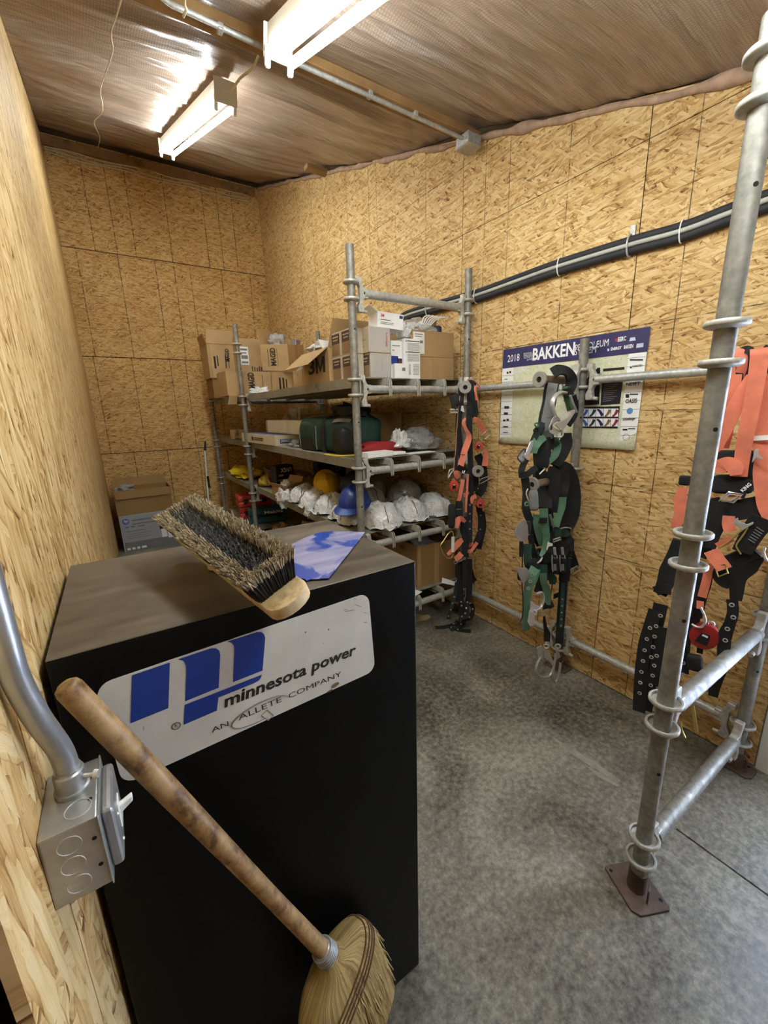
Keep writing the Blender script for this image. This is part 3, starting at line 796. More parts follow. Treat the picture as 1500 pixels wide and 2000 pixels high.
kc = thing('wall_conduit', 'thick metal conduit dropping down the left wall into the switch box', 'conduit', (-.117, .578, 1.193))
b = MB(); b.tube(catmull([(-.112, .577, 1.196), (-.112, .577, 1.225), (-.114, .573, 1.26), (-.122, .555, 1.32), (-.1275, .543, 1.38), (-.1275, .539, 1.43), (-.1275, .538, 1.6), (-.1275, .538, 2.3)], 7), .0128, 18); b.build('pipe', m_zinc, kc, smooth=50)
b = MB(); b.lathe((-.112, .577, 1.1922), (0, 0, 1), [(.019, 0), (.019, .005), (.0165, .006), (.0165, .028), (.0145, .030), (.0145, .033)], 20); b.build('connector', m_zinc, kc, smooth=35)
b = MB(); b.tube([(-.098, .571, 1.21), (-.084, .565, 1.21)], .003, 10); b.lathe((-.086, .566, 1.21), (.92, -.4, 0), [(.006, 0), (.005, .005)], 10); b.build('set_screw', m_chrome, kc, smooth=40)

# ================================================================ SCAFFOLD
LEV = [.18 + .533 * k for k in range(5)]
PX0, PX1 = 1.275, 2.19
def standard(label, x, y, ztop, nlev, m=m_post, base=True, group='scaffold posts'):
    wall = x > 2; hx, hy, rt = (.048, .075, 0) if wall else (.066, .080, -25)
    o = thing('scaffold_post', label, 'post', (x, y, 0), group)
    b = MB(); b.tube([(x, y, .012), (x, y, ztop)], .0242, 18)
    b.tube([(x, y, ztop - .002), (x, y, ztop + .0)], .0242, 18)
    b.build('tube', m, o, smooth=40)
    for k in range(nlev):
        for dz in (-.045, .045):
            b = MB(); z = LEV[k] + dz
            b.lathe((x, y, z), (0, 0, 1), [(.0243, -.006), (.036, -.004), (.0445, 0), (.0470, .003), (.0470, .011), (.0445, .014), (.0390, .013), (.0370, .004), (.030, .001), (.0243, 0)], 28)
            b.build('ring', m_cast, o, smooth=50)
    if base:
        R = Rz(radians(rt))
        b = MB(); pl = [R @ V(q) for q in ((-hx, -hy + .02, 0), (-hx + .02, -hy, 0), (hx - .008, -hy, 0), (hx, -hy + .008, 0), (hx, hy - .008, 0), (hx - .008, hy, 0), (-hx + .008, hy, 0), (-hx, hy - .008, 0))]
        b.prism([V((x, y, .0005)) + p for p in pl], (0, 0, .008)); b.build('base_plate', m_rust, o, bevel=.0015)
        b = MB(); b.tube([(x, y, .008), (x, y, .085)], .0285, 18); b.build('base_collar', m_rust, o, smooth=40)
        b = MB(); b.obox((x - .02, y - .045, .045), (.026, .006, .055), Rz(.3)); b.build('base_lug', m_rust, o, bevel=.0015)
        for q in ((-hx + .014, hy - .02), (hx - .014, -hy + .03)):
            b = MB(); p = R @ V((*q, 0)); b.lathe((x + p.x, y + p.y, .0088), (0, 0, 1), [(.006, 0), (.006, .0004)], 10); b.build('bolt_hole', m_dark, o)
    for k in range(nlev):
        b = MB(); a = atan2(-y, -x) + .5
        b.lathe((x + .0235 * cos(a), y + .0235 * sin(a), LEV[k] - .2), (cos(a), sin(a), 0), [(.0055, 0), (.0055, .0012)], 10); b.build('locking_hole', m_dark, o)
    return o
standard('near aisle scaffold post, largest in view, standing on a rusty plate', 1.291, .448, 2.43, 5)
standard('scaffold post at the right edge of the frame on a rusty plate', 2.185, .455, 2.40, 5)
standard('scaffold post in front of the wall poster', 2.19, 1.38, 1.99, 4)
standard('scaffold post at the near corner of the shelves against the right wall', 2.19, 2.27, 2.56, 5)
standard('scaffold post at the near aisle corner of the shelves', 1.275, 2.272, 2.555, 5)
standard('scaffold post at mid length of the shelves on the aisle side', 1.242, 4.723, 2.56, 5)
standard('scaffold post at the far aisle end of the shelves', 1.219, 6.256, 2.45, 5)
standard('scaffold post on the wall side rising behind the cartons of the top shelf', 2.19, 4.74, 2.56, 5)

def clamp(o, post, d, z, m=m_cast):
    """cast end clamp: hooks over a ring pair of the post, d = unit direction along the ledger"""
    d = V((d[0], d[1], 0)).normalized(); s = V((-d.y, d.x, 0)); p = V((post[0], post[1], z))
    prof = [(.030, .082), (.062, .085), (.066, .050), (.078, .028), (.104, .027), (.104, -.027), (.078, -.028), (.068, -.050), (.072, -.078), (.078, -.092), (.070, -.104), (.040, -.104), (.034, -.075), (.050, -.045), (.050, .030), (.040, .050), (.030, .055)]
    b = MB(); b.prism([p + d * a + V((0, 0, h)) - s * .016 for a, h in prof], s * .032); c = b.build('end_clamp', m, o, bevel=.003)
    b = MB(); b.tube([p + d * .062 + V((0, 0, -.094)), p + d * .098 + V((0, 0, -.098))], .0095, 10); b.build('bolt', m, c, smooth=40)
    b = MB(); b.lathe(p + d * .080 - s * .0162, -s, [(.007, 0), (.007, .0012)], 12); b.build('pin_hole', m_dark, c)
def ledger(label, a, b_, z, r=.0242, m=m_galv, group='scaffold ledgers'):
    d = (V((b_[0], b_[1], 0)) - V((a[0], a[1], 0))).normalized()
    o = thing('scaffold_ledger', label, 'scaffold tube', ((a[0] + b_[0]) / 2, (a[1] + b_[1]) / 2, z), group)
    p0 = V((a[0], a[1], z)) + d * .082; p1 = V((b_[0], b_[1], z)) - d * .082
    b = MB(); b.tube([p0, p1], r, 18); b.build('tube', m, o, smooth=40)
    clamp(o, a, d, z); clamp(o, b_, -d, z); return o
PN, PR_, PM, P2, P1, P3, P4, P5 = (1.291, .448), (2.185, .455), (2.19, 1.38), (2.19, 2.27), (1.275, 2.272), (1.242, 4.723), (1.219, 6.256), (2.19, 4.74)
LZ = [.225, .765, 1.268, 1.775, 2.312]
ledger('top rail over the near end of the shelves', P1, P2, LZ[4])
SHN = ['bottom shelf', 'third shelf', 'second shelf', 'top shelf']
for k in range(4):
    ledger('tube carrying the near end of the planks of the ' + SHN[k] + (' above the floor' if k == 0 else ' down' if k < 3 else ' full of cartons'), P1, P2, LZ[k])
    ledger('tube under the planks of the ' + SHN[k] + ' at mid length', P3, P5, LZ[k], m=m_galvd)
ledger('wall rail between the poster post and the shelves at poster height', P2, PM, LZ[3], .021)
ledger('wall rail crossing the poster and running behind the near post', PM, PR_, LZ[3], .021)
ledger('low wall rail near the floor between the shelves and the poster post', P2, PM, LZ[0], .021)
ledger('low wall rail near the floor right of the poster post', PM, PR_, LZ[0], .021)
ledger('upper cross tube from the near post to the right post at knee height', PN, PR_, LEV[1], .026, m_post)
ledger('lower cross tube from the near post to the right post above the floor', PN, PR_, LEV[0], .026, m_post)
ledger('highest rail running off the right edge from the near post', PN, PR_, LZ[4], .021)

def hanger(label, post, d, ln, z, m=m_galvd):
    d = V((d[0], d[1], 0)).normalized(); p = V((post[0], post[1], z)); s = V((-d.y, d.x, 0))
    o = thing('hanger_tube', label, 'hanger', p + d * .05, 'hanger tubes on the wall posts')
    b = MB(); b.tube([p + d * .075, p + d * (ln - .007)], .021, 16); b.build('tube', m, o, smooth=40)
    b = MB(); b.lathe(p + d * ln, d, [(.021, -.008), (.038, -.008), (.039, -.006), (.039, .004), (.037, .006), (.0145, .006), (.0145, -.004)], 28); b.build('end_flange', M('flange_steel', (150, 146, 136), .6, .35, .15, 30), o, smooth=35)
    b = MB(); b.lathe(p + d * (ln - .002), d, [(.0142, 0), (.0142, .001)], 20); b.build('bore', m_dark, o)
    clamp(o, post, d, z)
m_rustg = galv('rusty_hanger_steel', (140, 122, 102), .6, .3, rust=.52)
hanger('hanger tube with round end above the orange harness by the shelves', P2, (-.707, -.707), .37, LZ[3])
hanger('hanger tube with round end in the middle of the orange harness', P2, (-.50, -.86), .37, LEV[2] - .01)
hanger('hanger tube with round end over the silver snap hook', PM, (-1, -.02), .37, LZ[3], m_rustg)
hanger('hanger tube on the right post carrying the large orange harness', PR_, (-.93, .36), .33, LZ[3])
hanger('lower hanger tube with round end under the green harness', PM, (-1, -.02), .375, LEV[2] - .0, m_rustg)

# steel planks: shallow channels with hooks over the tubes
def plank(label, x0, y0, y1, z, group):
    o = thing('scaffold_plank', label, 'plank', (x0 + .112, y0, z - .06), group)
    w = .222; b = MB()
    b.box(x0, x0 + w, y0, y1, z - .004, z); b.box(x0, x0 + .004, y0, y1, z - .062, z - .004); b.box(x0 + w - .004, x0 + w, y0, y1, z - .062, z - .004)
    b.box(x0 + .004, x0 + .02, y0, y1, z - .062, z - .058); b.box(x0 + w - .02, x0 + w - .004, y0, y1, z - .062, z - .058)
    b.build('deck', m_plank, o)
    for ye, s in ((y0, -1), (y1, 1)):
        for xx in (x0 + .002, x0 + w - .008):
            pr = [(ye - s * .06, z - .004), (ye + s * .056, z - .004), (ye + s * .072, z - .014), (ye + s * .080, z - .034), (ye + s * .080, z - .112), (ye + s * .073, z - .118), (ye + s * .068, z - .112), (ye + s * .0675, z - .048), (ye - s * .0, z - .047), (ye - s * .06, z - .055)]
            b = MB(); b.prism([V((xx, y, h)) for y, h in pr], (.006, 0, 0)); b.build('hook', m_cast, o, bevel=.001)
    return o
PZ = [LZ[k] + .073 for k in range(4)]
for k in range(4):
    for i in range(4):
        side = ['on the aisle side', 'second from the aisle', 'third from the aisle', 'along the wall'][i]
        plank('steel plank %s of the near bay, %s' % (side, SHN[k]), PX0 + .012 + .2255 * i, 2.315, 4.66, PZ[k], 'steel planks of the ' + SHN[k])
        plank('steel plank %s of the far bay, %s' % (side, SHN[k]), PX0 - .020 + .2255 * i, 4.80, 6.20, PZ[k], 'steel planks of the ' + SHN[k])
# ================================================================ GOODS ON THE SHELVES
UPZ = V((0, 0, 1))
class Carton:
    def __init__(s, label, Q, th, L, R, z0, z1, m, cat='box', name='carton', group=None, open_=False, bev=.003, tilt=None):
        s.r = V((cos(th), sin(th), 0)); s.l = V((-sin(th), cos(th), 0)); s.Q = V((Q[0], Q[1], z0)); s.L = L; s.R = R; s.h = z1 - z0
        s.m = m; s.up = UPZ
        if tilt:
            T = Matrix.Rotation(tilt[0], 3, s.r) @ Matrix.Rotation(tilt[1], 3, s.l); s.up = T @ UPZ; s.r, s.l = T @ s.r, T @ s.l
        s.o = thing(name, label, cat, s.Q + s.r * R / 2 + s.l * L / 2, group)
        b = MB(); c = s.c
        if not open_:
            b.hexa([c(0, 0, 0), c(R, 0, 0), c(R, L, 0), c(0, L, 0), c(0, 0, s.h), c(R, 0, s.h), c(R, L, s.h), c(0, L, s.h)])
            b.build('body', m, s.o, bevel=bev, seg=2)
        else:
            t = .004
            for (a0, a1, b0, b1) in ((0, R, 0, t), (0, R, L - t, L), (0, t, t, L - t), (R - t, R, t, L - t)):
                b.hexa([c(a0, b0, 0), c(a1, b0, 0), c(a1, b1, 0), c(a0, b1, 0), c(a0, b0, s.h), c(a1, b0, s.h), c(a1, b1, s.h), c(a0, b1, s.h)])
            b.hexa([c(t, t, 0), c(R - t, t, 0), c(R - t, L - t, 0), c(t, L - t, 0), c(t, t, t), c(R - t, t, t), c(R - t, L - t, t), c(t, L - t, t)])
            b.build('body', m, s.o)
    def c(s, a, b, h): return s.Q + s.r * a + s.l * b + s.up * h
    def f(s, face, a, h, d=.0):
        """point on the visible left ('L') or right ('R') face: a = fraction from its left end, h = fraction of height"""
        if face == 'R': return s.c(a * s.R, -d, h * s.h)
        if face == 'T': return s.c(a * s.R, h * s.L, s.h + d)
        return s.c(-d, (1 - a) * s.L, h * s.h)
    def patch(s, face, a0, a1, h0, h1, m, name='label_sticker', d=.0012):
        b = MB(); p = [s.f(face, a0, h0), s.f(face, a1, h0), s.f(face, a1, h1), s.f(face, a0, h1)]
        n = (s.f(face, 0, 0, 1) - s.f(face, 0, 0, 0)); b.prism(p, n * d); return b.build(name, m, s.o)
    def write(s, face, t, a, h, w, hh, m=None, turn=False, bold=.02, d=.0018, name='lettering', flip=False):
        b = MB(); o = s.f(face, a, h, d); u = (s.f(face, 1, 0) - s.f(face, 0, 0)).normalized(); v = s.up if face != 'T' else s.l
        if turn: u, v = v, -u
        if flip: u, v = -u, -v
        b.text(t, o, u, v, w, hh, bold); return b.build(name, m or m_ink, s.o)
    def lines(s, face, rows, m=None, d=.0018, name='print'):
        b = MB()
        for (a0, a1, h, th) in rows:
            b.quad(s.f(face, a0, h, d), s.f(face, a1, h, d), s.f(face, a1, h + th, d), s.f(face, a0, h + th, d))
        return stuff(b.build(name, m or m_grey_ink, s.o))
    def tape(s, face, a0, a1, m):
        return s.patch(face, a0, a1, 0, 1, m, 'tape', .0006)
    def flap(s, edge, ln, ang, inset=.0, m=None):
        """edge L R (visible faces) or BL BR (the faces behind): ang above horizontal, pointing outwards"""
        t = .004
        if edge == 'L': p0, p1, out = s.c(0, s.L * (1 - inset), s.h), s.c(0, s.L * inset, s.h), -s.r
        elif edge == 'R': p0, p1, out = s.c(s.R * inset, 0, s.h), s.c(s.R * (1 - inset), 0, s.h), -s.l
        elif edge == 'BL': p0, p1, out = s.c(s.R * (1 - inset), s.L, s.h), s.c(s.R * inset, s.L, s.h), s.l
        else: p0, p1, out = s.c(s.R, s.L * inset, s.h), s.c(s.R, s.L * (1 - inset), s.h), s.r
        d = out * cos(ang) + s.up * sin(ang); n = (p1 - p0).cross(d).normalized()
        k = (p1 - p0) * .03
        b = MB(); b.prism([p0, p1, p1 + d * ln - k, p0 + d * ln + k], n * t); return b.build('flap', m or s.m, s.o, bevel=.0008)

def lump(b, c, r, seed, amp=.18, nu=22, nv=12, flat=-.35, R=None, freq=2.2, mi=0):
    """crumpled lump with a flattened underside"""
    c = V(c); o = len(b.v); R = R or Matrix.Identity(3)
    for j in range(nv + 1):
        ph = -pi / 2 + pi * j / nv
        for i in range(nu):
            th = 2 * pi * i / nu; d = V((cos(ph) * cos(th), cos(ph) * sin(th), sin(ph)))
            n1 = noise.noise(d * freq + V((seed * 7.1, seed * 3.3, 0))); n2 = abs(noise.noise(d * freq * 2.6 + V((0, seed * 5.7, seed))))
            k = 1 + amp * (n1 * 1.3 - n2 * 1.1)
            z = max(d.z * k, flat)
            b.v.append(c + R @ V((d.x * k * r[0], d.y * k * r[1], z * r[2])))
    for j in range(nv):
        for i in range(nu):
            b.f.append([o + j * nu + i, o + j * nu + (i + 1) % nu, o + (j + 1) * nu + (i + 1) % nu, o + (j + 1) * nu + i]); b.m.append(mi)
    return b
m_bagw = bagmat('white_bag_film', (232, 231, 228))
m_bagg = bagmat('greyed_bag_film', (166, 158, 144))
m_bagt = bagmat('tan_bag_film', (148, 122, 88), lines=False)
m_clear = bagmat('clear_bag_film', (216, 216, 214), .12, False, alpha=.55)
m_tape = M('clear_brown_tape', (170, 140, 96), .25, 0, .08, 10)
m_silver = M('brushed_silver_print', (206, 207, 210), .25, .5, .1, 3)
m_copper = M('copper_print', (166, 138, 112), .35, .55, .15, 4)
m_brownprint = M('brown_print', (78, 58, 50), .5, 0, .2, 20)
m_tanprint = M('tan_print', (190, 176, 152), .55, 0, .06, 8)
T3 = PZ[3] + .001

# --- filter boxes (silver and copper printed) by the near aisle post
def filter_box(label, x, y, lx, ly, z, h, front=m_silver, side='can'):
    o = Carton(label, (x, y), 0, ly, lx, z, z + h, m_tanprint, name='filter_box', group='silver filter boxes on the top shelf', bev=.002)
    o.patch('R', .02, .98, .02, .98, front, 'front_print')
    if side == 'can':
        o.patch('L', .10, .92, .05, .52, m_copper, 'can_print'); o.patch('L', .10, .92, .52, .93, m_brownprint, 'band_print')
        o.lines('L', [(.2, .8, .78, .05), (.25, .75, .66, .04)], m_tanprint)
        o.lines('R', [(.55, .57, .2, .6), (.2, .215, .15, .7), (.33, .34, .2, .6)], m_grey_ink)
    else:
        b = MB(); b.text('filters', o.f('R', .86, .25, .002), UPZ, -o.r, ly * .5, .014, .01); b.build('lettering', m_red_ink, o.o); o.lines('L', [(.2, .8, .5, .02), (.3, .7, .25, .02)], m_grey_ink)
    return o
filter_box('silver filter box with copper side standing right of the near aisle post, lower of two', 1.415, 2.315, .152, .16, T3, .148)
filter_box('tan and silver filter box on the silver one right of the near aisle post', 1.405, 2.31, .158, .17, T3 + .150, .150, side='tan')
for i, (nm, y) in enumerate((('left', 2.535), ('right', 2.39))):
    filter_box('copper printed filter box left of the near aisle post, lower row, %s' % nm, 1.325, y, .085, .135, T3, .148, m_tanprint)
    filter_box('copper printed filter box left of the near aisle post, upper row, %s' % nm, 1.325, y, .085, .135, T3 + .150, .150, m_tanprint)
# --- white mask box on top
o = Carton('small white box with red mark on top of the silver filter boxes', (1.478, 2.325), -.10, .13, .185, T3 + .302, T3 + .395, m_paper, bev=.002, tilt=(0, .06))
o.write('R', '3M', .12, .66, .024, .018, m_red_ink, bold=.03); o.lines('R', [(.12, .5, .48, .05), (.12, .62, .34, .03), (.12, .6, .24, .03)], m_grey_ink); o.patch('R', .84, .97, .72, .9, m_blue_ink, 'mark'); o.flap('L', .06, .5)
# --- white product boxes
o = Carton('white box with blue patch and picture beside the silver filter boxes', (1.595, 2.352), 0, .12, .09, T3, T3 + .235, m_paper, bev=.002)
o.patch('R', .02, .62, .38, .60, m_blue_ink, 'blue_patch'); o.patch('R', .55, .98, .38, .54, M('photo_print', (74, 44, 50), .5, 0, .6, 60), 'photo_print'); o.lines('R', [(.1, .8, .86, .02), (.1, .3, .74, .02)], m_grey_ink)
o = Carton('tall white box with black warning text standing on the top shelf edge', (1.692, 2.335), 0, .12, .130, T3, T3 + .252, m_paper, bev=.002)
o.lines('R', [(.18, .95, .93, .018), (.18, .95, .66, .018)], m_ink); o.lines('R', [(.18, .93, .88 - .028 * k, .008) for k in range(7)] + [(.18, .93, .61 - .028 * k, .008) for k in range(7)] + [(.10, .38, .36 - .032 * k, .009) for k in range(9)] + [(.52, .92, .36 - .032 * k, .009) for k in range(9)], m_grey_ink)
b = MB()
for h in (.92, .65): b.poly([o.f('R', .06, h, .002), o.f('R', .15, h, .002), o.f('R', .105, h + .035, .002)])
stuff(b.build('warning_mark', m_ink, o.o))
o = Carton('short white box in front of the white product boxes', (1.602, 2.318), 0, .03, .112, T3, T3 + .092, m_paper, bev=.002)
o.lines('R', [(.5, .72, .5, .22)], m_grey_ink)
# --- two brown cartons
c1 = Carton('lower of two flat brown cartons at the wall end of the top shelf', (1.775, 2.372), .0, .33, .385, T3, T3 + .150, m_card)
c1.patch('L', .90, .995, .1, .8, m_paper); c1.tape('R', .48, .62, m_tape)
c2 = Carton('upper of two brown cartons at the wall end with a white shipping label', (1.770, 2.368), .01, .34, .385, T3 + .151, T3 + .318, m_card, open_=True)
c2.patch('R', .05, .30, .1, .92, m_paper); c2.lines('R', [(.08, .26, .82, .03), (.08, .24, .74, .02), (.09, .26, .5, .1), (.09, .2, .28, .05), (.09, .18, .16, .03)], m_grey_ink, d=.003)
c2.patch('L', .55, .75, .3, .72, m_ink, 'dark_patch')
b = MB(); lump(b, (1.95, 2.53, T3 + .31), (.17, .14, .12), 3, .25); bg = thing('plastic_bag', 'clear bag of striped wrapped items heaped on the upper brown carton', 'bag', (1.95, 2.53, T3 + .30)); b.build('film', m_bagg, bg, smooth=60)
b = MB()
for k in range(6):
    a = .12 + k * .05; b.strap([(1.85 + a * .3, 2.40, T3 + .36), (1.88 + a * .5, 2.44, T3 + .42), (1.93 + a * .7, 2.47, T3 + .445)], .008, (-.5, -.7, .5), .002, 4)
stuff(b.build('stripe', m_paper, bg))
b = MB(); lump(b, (1.90, 2.44, T3 + .325), (.155, .07, .055), 9, .4, freq=3.5); lump(b, (1.74, 2.41, T3 + .29), (.05, .05, .07), 11, .4); b.build('paper_wrap', m_bagw, bg, smooth=60)
b = MB(); b.obox((2.06, 2.44, T3 + .345), (.05, .05, .05), Rz(.4)); tag(b.build('dark_blue_packet', M('navy_print', (40, 44, 84), .5), bevel=.006), 'small dark blue packet in the paper on the upper brown carton', 'packet')
# --- large carton with the flap
c3 = Carton('large brown carton with a big black mark and one flap hanging over the aisle', (1.305, 2.68), 0, .47, .40, T3, T3 + .225, m_card, open_=True)
c3.write('L', '3', .26, .30, .12, .105, m_ink, bold=.03)
b = MB()
for pl in ([(.54, .30), (.62, .30), (.62, .77), (.54, .77)], [(.80, .30), (.88, .30), (.88, .77), (.80, .77)], [(.62, .77), (.71, .46), (.71, .30), (.62, .56)], [(.80, .77), (.80, .56), (.71, .30), (.71, .46)]):
    b.poly([c3.f('L', a, h, .0019) for a, h in pl])
stuff(b.build('lettering', m_ink, c3.o)); c3.flap('L', .19, radians(-38), .02); c3.flap('BR', .18, radians(60)); c3.flap('R', .18, radians(70))
b = MB(); lump(b, (1.45, 3.0, T3 + .25), (.12, .2, .06), 5, .4); tag(b.build('crumpled_paper', m_bagw, smooth=60), 'crumpled white paper sticking out of the large brown carton', 'paper')
for i, (q, a) in enumerate((((1.39, 2.80, T3 + .20), .4), ((1.42, 2.92, T3 + .19), -.2))):
    b = MB(); R = Rz(a) @ Matrix.Rotation(radians(60 - 15 * i), 3, 'X'); b.obox(q, (.15, .21, .0015), R); b.obox(V(q) + R @ V((0, .05, .002)), (.10, .012, .0012), R)
    tag(b.build('leaflet', m_paper), 'white leaflet standing up out of the large brown carton, ' + ('nearer one' if i == 0 else 'one behind'), 'leaflet')
# --- cartons at the far end, printed with a maker's name
def magid(c, face, a, h, w, hh, flip=False):
    c.write(face, 'MAGID', a, h, w, hh, m_ink, turn=True, bold=.03, flip=False)
c = Carton('tilted brown carton printed with black capitals resting on another carton', (1.80, 4.72), radians(38), .36, .36, T3 + .262, T3 + .545, m_card2, tilt=(.05, -.10))
magid(c, 'L', .55, .20, .19, .075); c.lines('L', [(.26, .275, .15, .7), (.60, .61, .15, .7)], m_ink); c.tape('R', .44, .58, m_tape)
c.flap('BL', .16, radians(80))
b = MB(); lump(b, (1.80, 5.02, T3 + .60), (.11, .1, .10), 21, .45); tag(b.build('plastic_bag', m_clear, smooth=60), 'crumpled clear bag behind the tilted carton on top of the pile', 'bag')
b = MB(); b.obox((1.99, 4.95, T3 + .60), (.09, .08, .07), Rz(.5)); tag(b.build('grey_pack', M('grey_pack_film', (120, 112, 112), .3), bevel=.008), 'small grey pack on top of the tilted carton', 'packet')
c = Carton('brown carton under the tilted printed carton at the far end', (1.66, 4.80), radians(8), .34, .36, T3, T3 + .255, m_card2)
c.lines('R', [(.10, .16, .15, .6), (.22, .28, .15, .6), (.34, .38, .2, .5)], m_ink); c.tape('R', .55, .66, m_tape)
c = Carton('brown printed carton with its open end facing the aisle behind the mid post', (1.135, 4.90), radians(1), .42, .50, T3, T3 + .262, m_card2, open_=True)
c.write('R', 'MAGID', .62, .30, .17, .075, m_ink, turn=True, bold=.03); c.lines('R', [(.56, .57, .22, .66), (.80, .81, .22, .66)], m_ink)
b = MB(); b.prism([c.f('R', .02, 0, .005), c.f('R', .20, 0, .005), c.f('R', .16, -.36, .005), c.f('R', -.03, -.36, .005)], (0, -.004, 0)); b.build('hanging_flap', m_card, c.o)
b = MB(); lump(b, (1.47, 4.80, T3 + .035), (.13, .05, .05), 31, .5, freq=3); tag(b.build('crumpled_paper', m_bagw, smooth=60), 'crumpled white wrap lying on the plank edge beside the mid post', 'paper')
c = Carton('large brown carton with white shipping label behind the mid post', (1.425, 5.50), 0, .42, .42, T3 + .262, T3 + .705, m_card2)
c.patch('R', .10, .36, .30, .78, m_paper); c.lines('R', [(.13, .33, .68, .05), (.13, .30, .6, .03), (.14, .33, .46, .09), (.14, .33, .34, .05)], m_grey_ink, d=.003)
c.write('R', 'MAGID', .86, .56, .17, .05, m_ink, turn=True, bold=.03); c.lines('R', [(.42 + .07 * k, .455 + .07 * k, .05, .22 - .02 * (k % 3)) for k in range(7)], m_brownprint)
Carton('plain carton under the large labelled carton behind the mid post', (1.43, 5.50), 0, .42, .42, T3, T3 + .26, m_card2)
c = Carton('leftmost tall brown carton with a taped open top beside the far post', (1.115, 5.62), 0, .40, .32, T3 + .24, T3 + .64, m_card2, open_=True)
c.flap('R', .16, radians(86)); c.flap('L', .12, radians(78)); c.tape('R', .0, .12, m_tape)
c.lines('R', [(.2, .27, .28, .36), (.32, .36, .36, .3), (.62, .66, .3, .4), (.74, .76, .3, .4), (.3, .9, .06, .10)], m_ink)
c.write('R', 'MAGID', .80, .50, .15, .05, m_ink, turn=True, bold=.03)
c = Carton('brown carton under the leftmost tall carton beside the far post', (1.14, 5.64), 0, .38, .30, T3, T3 + .238, m_card3)
cc = Carton('leaning sheet of tan cardboard between the large carton and the far pile', (1.33, 3.22), radians(0), .20, .02, T3, T3 + .13, m_card2, name='cardboard_sheet', cat='cardboard')
b = MB(); lump(b, (1.38, 3.33, T3 + .10), (.05, .06, .07), 41, .4); tag(b.build('plastic_bag', m_clear, smooth=60), 'clear bag standing between the large carton and the far pile', 'bag')

# --- second shelf
T2 = PZ[2] + .001
c = Carton('flat white printed box at the front of the second shelf beside the mid post', (1.285, 3.90), radians(3), 1.0, .42, T2, T2 + .095, M('cream_box', (206, 196, 170), .6, 0, .06, 8), bev=.002)
c.patch('T', .02, .98, .02, .98, M('lilac_print', (120, 116, 150), .5, 0, .2, 9), 'top_print'); c.lines('L', [(.34, .40, .3, .4), (.42, .70, .55, .10), (.42, .68, .36, .10)], m_brownprint); c.patch('R', .12, .42, .18, .62, M('blue_label', (64, 70, 130), .5), 'blue_label'); c.lines('R', [(.14, .40, .48, .06), (.14, .4, .34, .06)], m_paper, d=.003)
c = Carton('long white cardboard tube box lying on the second shelf', (1.50, 3.28), radians(4), 1.25, .16, T2 + .10, T2 + .235, m_paper, bev=.012)
c.patch('L', .0, .03, .05, .95, m_tanprint, 'end_flap')
b = MB(); b.box(1.52, 1.78, 3.2, 3.85, T2, T2 + .10); tag(b.build('flat_carton', m_card3, bevel=.003), 'flat dusty carton under the white tube box on the second shelf', 'box')
c = Carton('long dark brown carton at the back of the second shelf', (1.80, 3.0), 0, 1.5, .33, T2, T2 + .28, m_card3)
b = MB(); b.prism([(1.55, 4.86, T2), (1.90, 4.86, T2), (1.90, 4.86, T2 + .34), (1.82, 4.86, T2 + .36)], (0, .006, 0)); tag(b.build('cardboard_sheet', m_card2), 'triangular sheet of cardboard standing on the second shelf behind the mid post', 'cardboard')
b = MB(); b.box(1.92, 1.99, 4.80, 4.90, T2, T2 + .36); tag(b.build('wood_block', m_card2, bevel=.003), 'upright strip of cardboard beside the triangular sheet on the second shelf', 'cardboard')
b = MB(); b.obox((1.42, 5.45, T2 + .06), (.35, .10, .11), Rz(.1)); tag(b.build('timber_offcut', m_bwood, bevel=.003), 'pale timber offcut left of the mid post on the second shelf', 'timber')
b = MB(); b.obox((1.45, 5.30, T2 + .035), (.18, .08, .065), Rz(.15)); tag(b.build('yellow_packet', M('yellow_print', (178, 148, 70), .5), bevel=.004), 'small yellow packet in front of the pale timber offcut', 'packet')
# duffel bag
df = thing('duffel_bag', 'dark green duffel bag with black ends lying on the second shelf', 'bag', (1.55, 2.9, T2))
m_duf = M('green_nylon', (32, 64, 58), .65, 0, .3, 9, .3, 120); m_dufb = M('black_nylon', (26, 26, 27), .6, 0, .2, 14, .25, 160)
def softbox(b, c, hx, hy, hz, th=0, e=.45, seed=0, amp=.05, nu=28, nv=14):
    R = Rz(th); o = len(b.v); sg = lambda q, p: (abs(q) ** p) * (1 if q >= 0 else -1)
    for j in range(nv + 1):
        ph = -pi / 2 + pi * j / nv
        for i in range(nu):
            t = 2 * pi * i / nu; d = V((sg(cos(ph), e) * sg(cos(t), e), sg(cos(ph), e) * sg(sin(t), e), sg(sin(ph), e)))
            k = 1 + amp * noise.noise(d * 2.2 + V((seed, 0, 0)))
            b.v.append(V(c) + R @ V((d.x * hx * k, d.y * hy * k, d.z * hz * k)))
    for j in range(nv):
        for i in range(nu): b.f.append([o + j * nu + i, o + j * nu + (i + 1) % nu, o + (j + 1) * nu + (i + 1) % nu, o + (j + 1) * nu + i]); b.m.append(0)
    return b
b = MB(); softbox(b, (1.50, 2.98, T2 + .135), .17, .42, .135, .06, .4, 2, .10); b.build('body', m_duf, df, smooth=70)
b = MB(); softbox(b, (1.355, 3.22, T2 + .06), .035, .17, .062, .06, .5, 5, .1); b.build('lower_panel', m_dufb, df, smooth=70)
b = MB(); softbox(b, (1.345, 3.20, T2 + .16), .03, .13, .07, .06, .5, 6, .08); b.build('side_pocket', m_duf, df, smooth=70)
b = MB(); softbox(b, (1.40, 2.66, T2 + .10), .09, .08, .10, .06, .5, 7, .1); b.build('lower_panel', m_dufb, df, smooth=70)
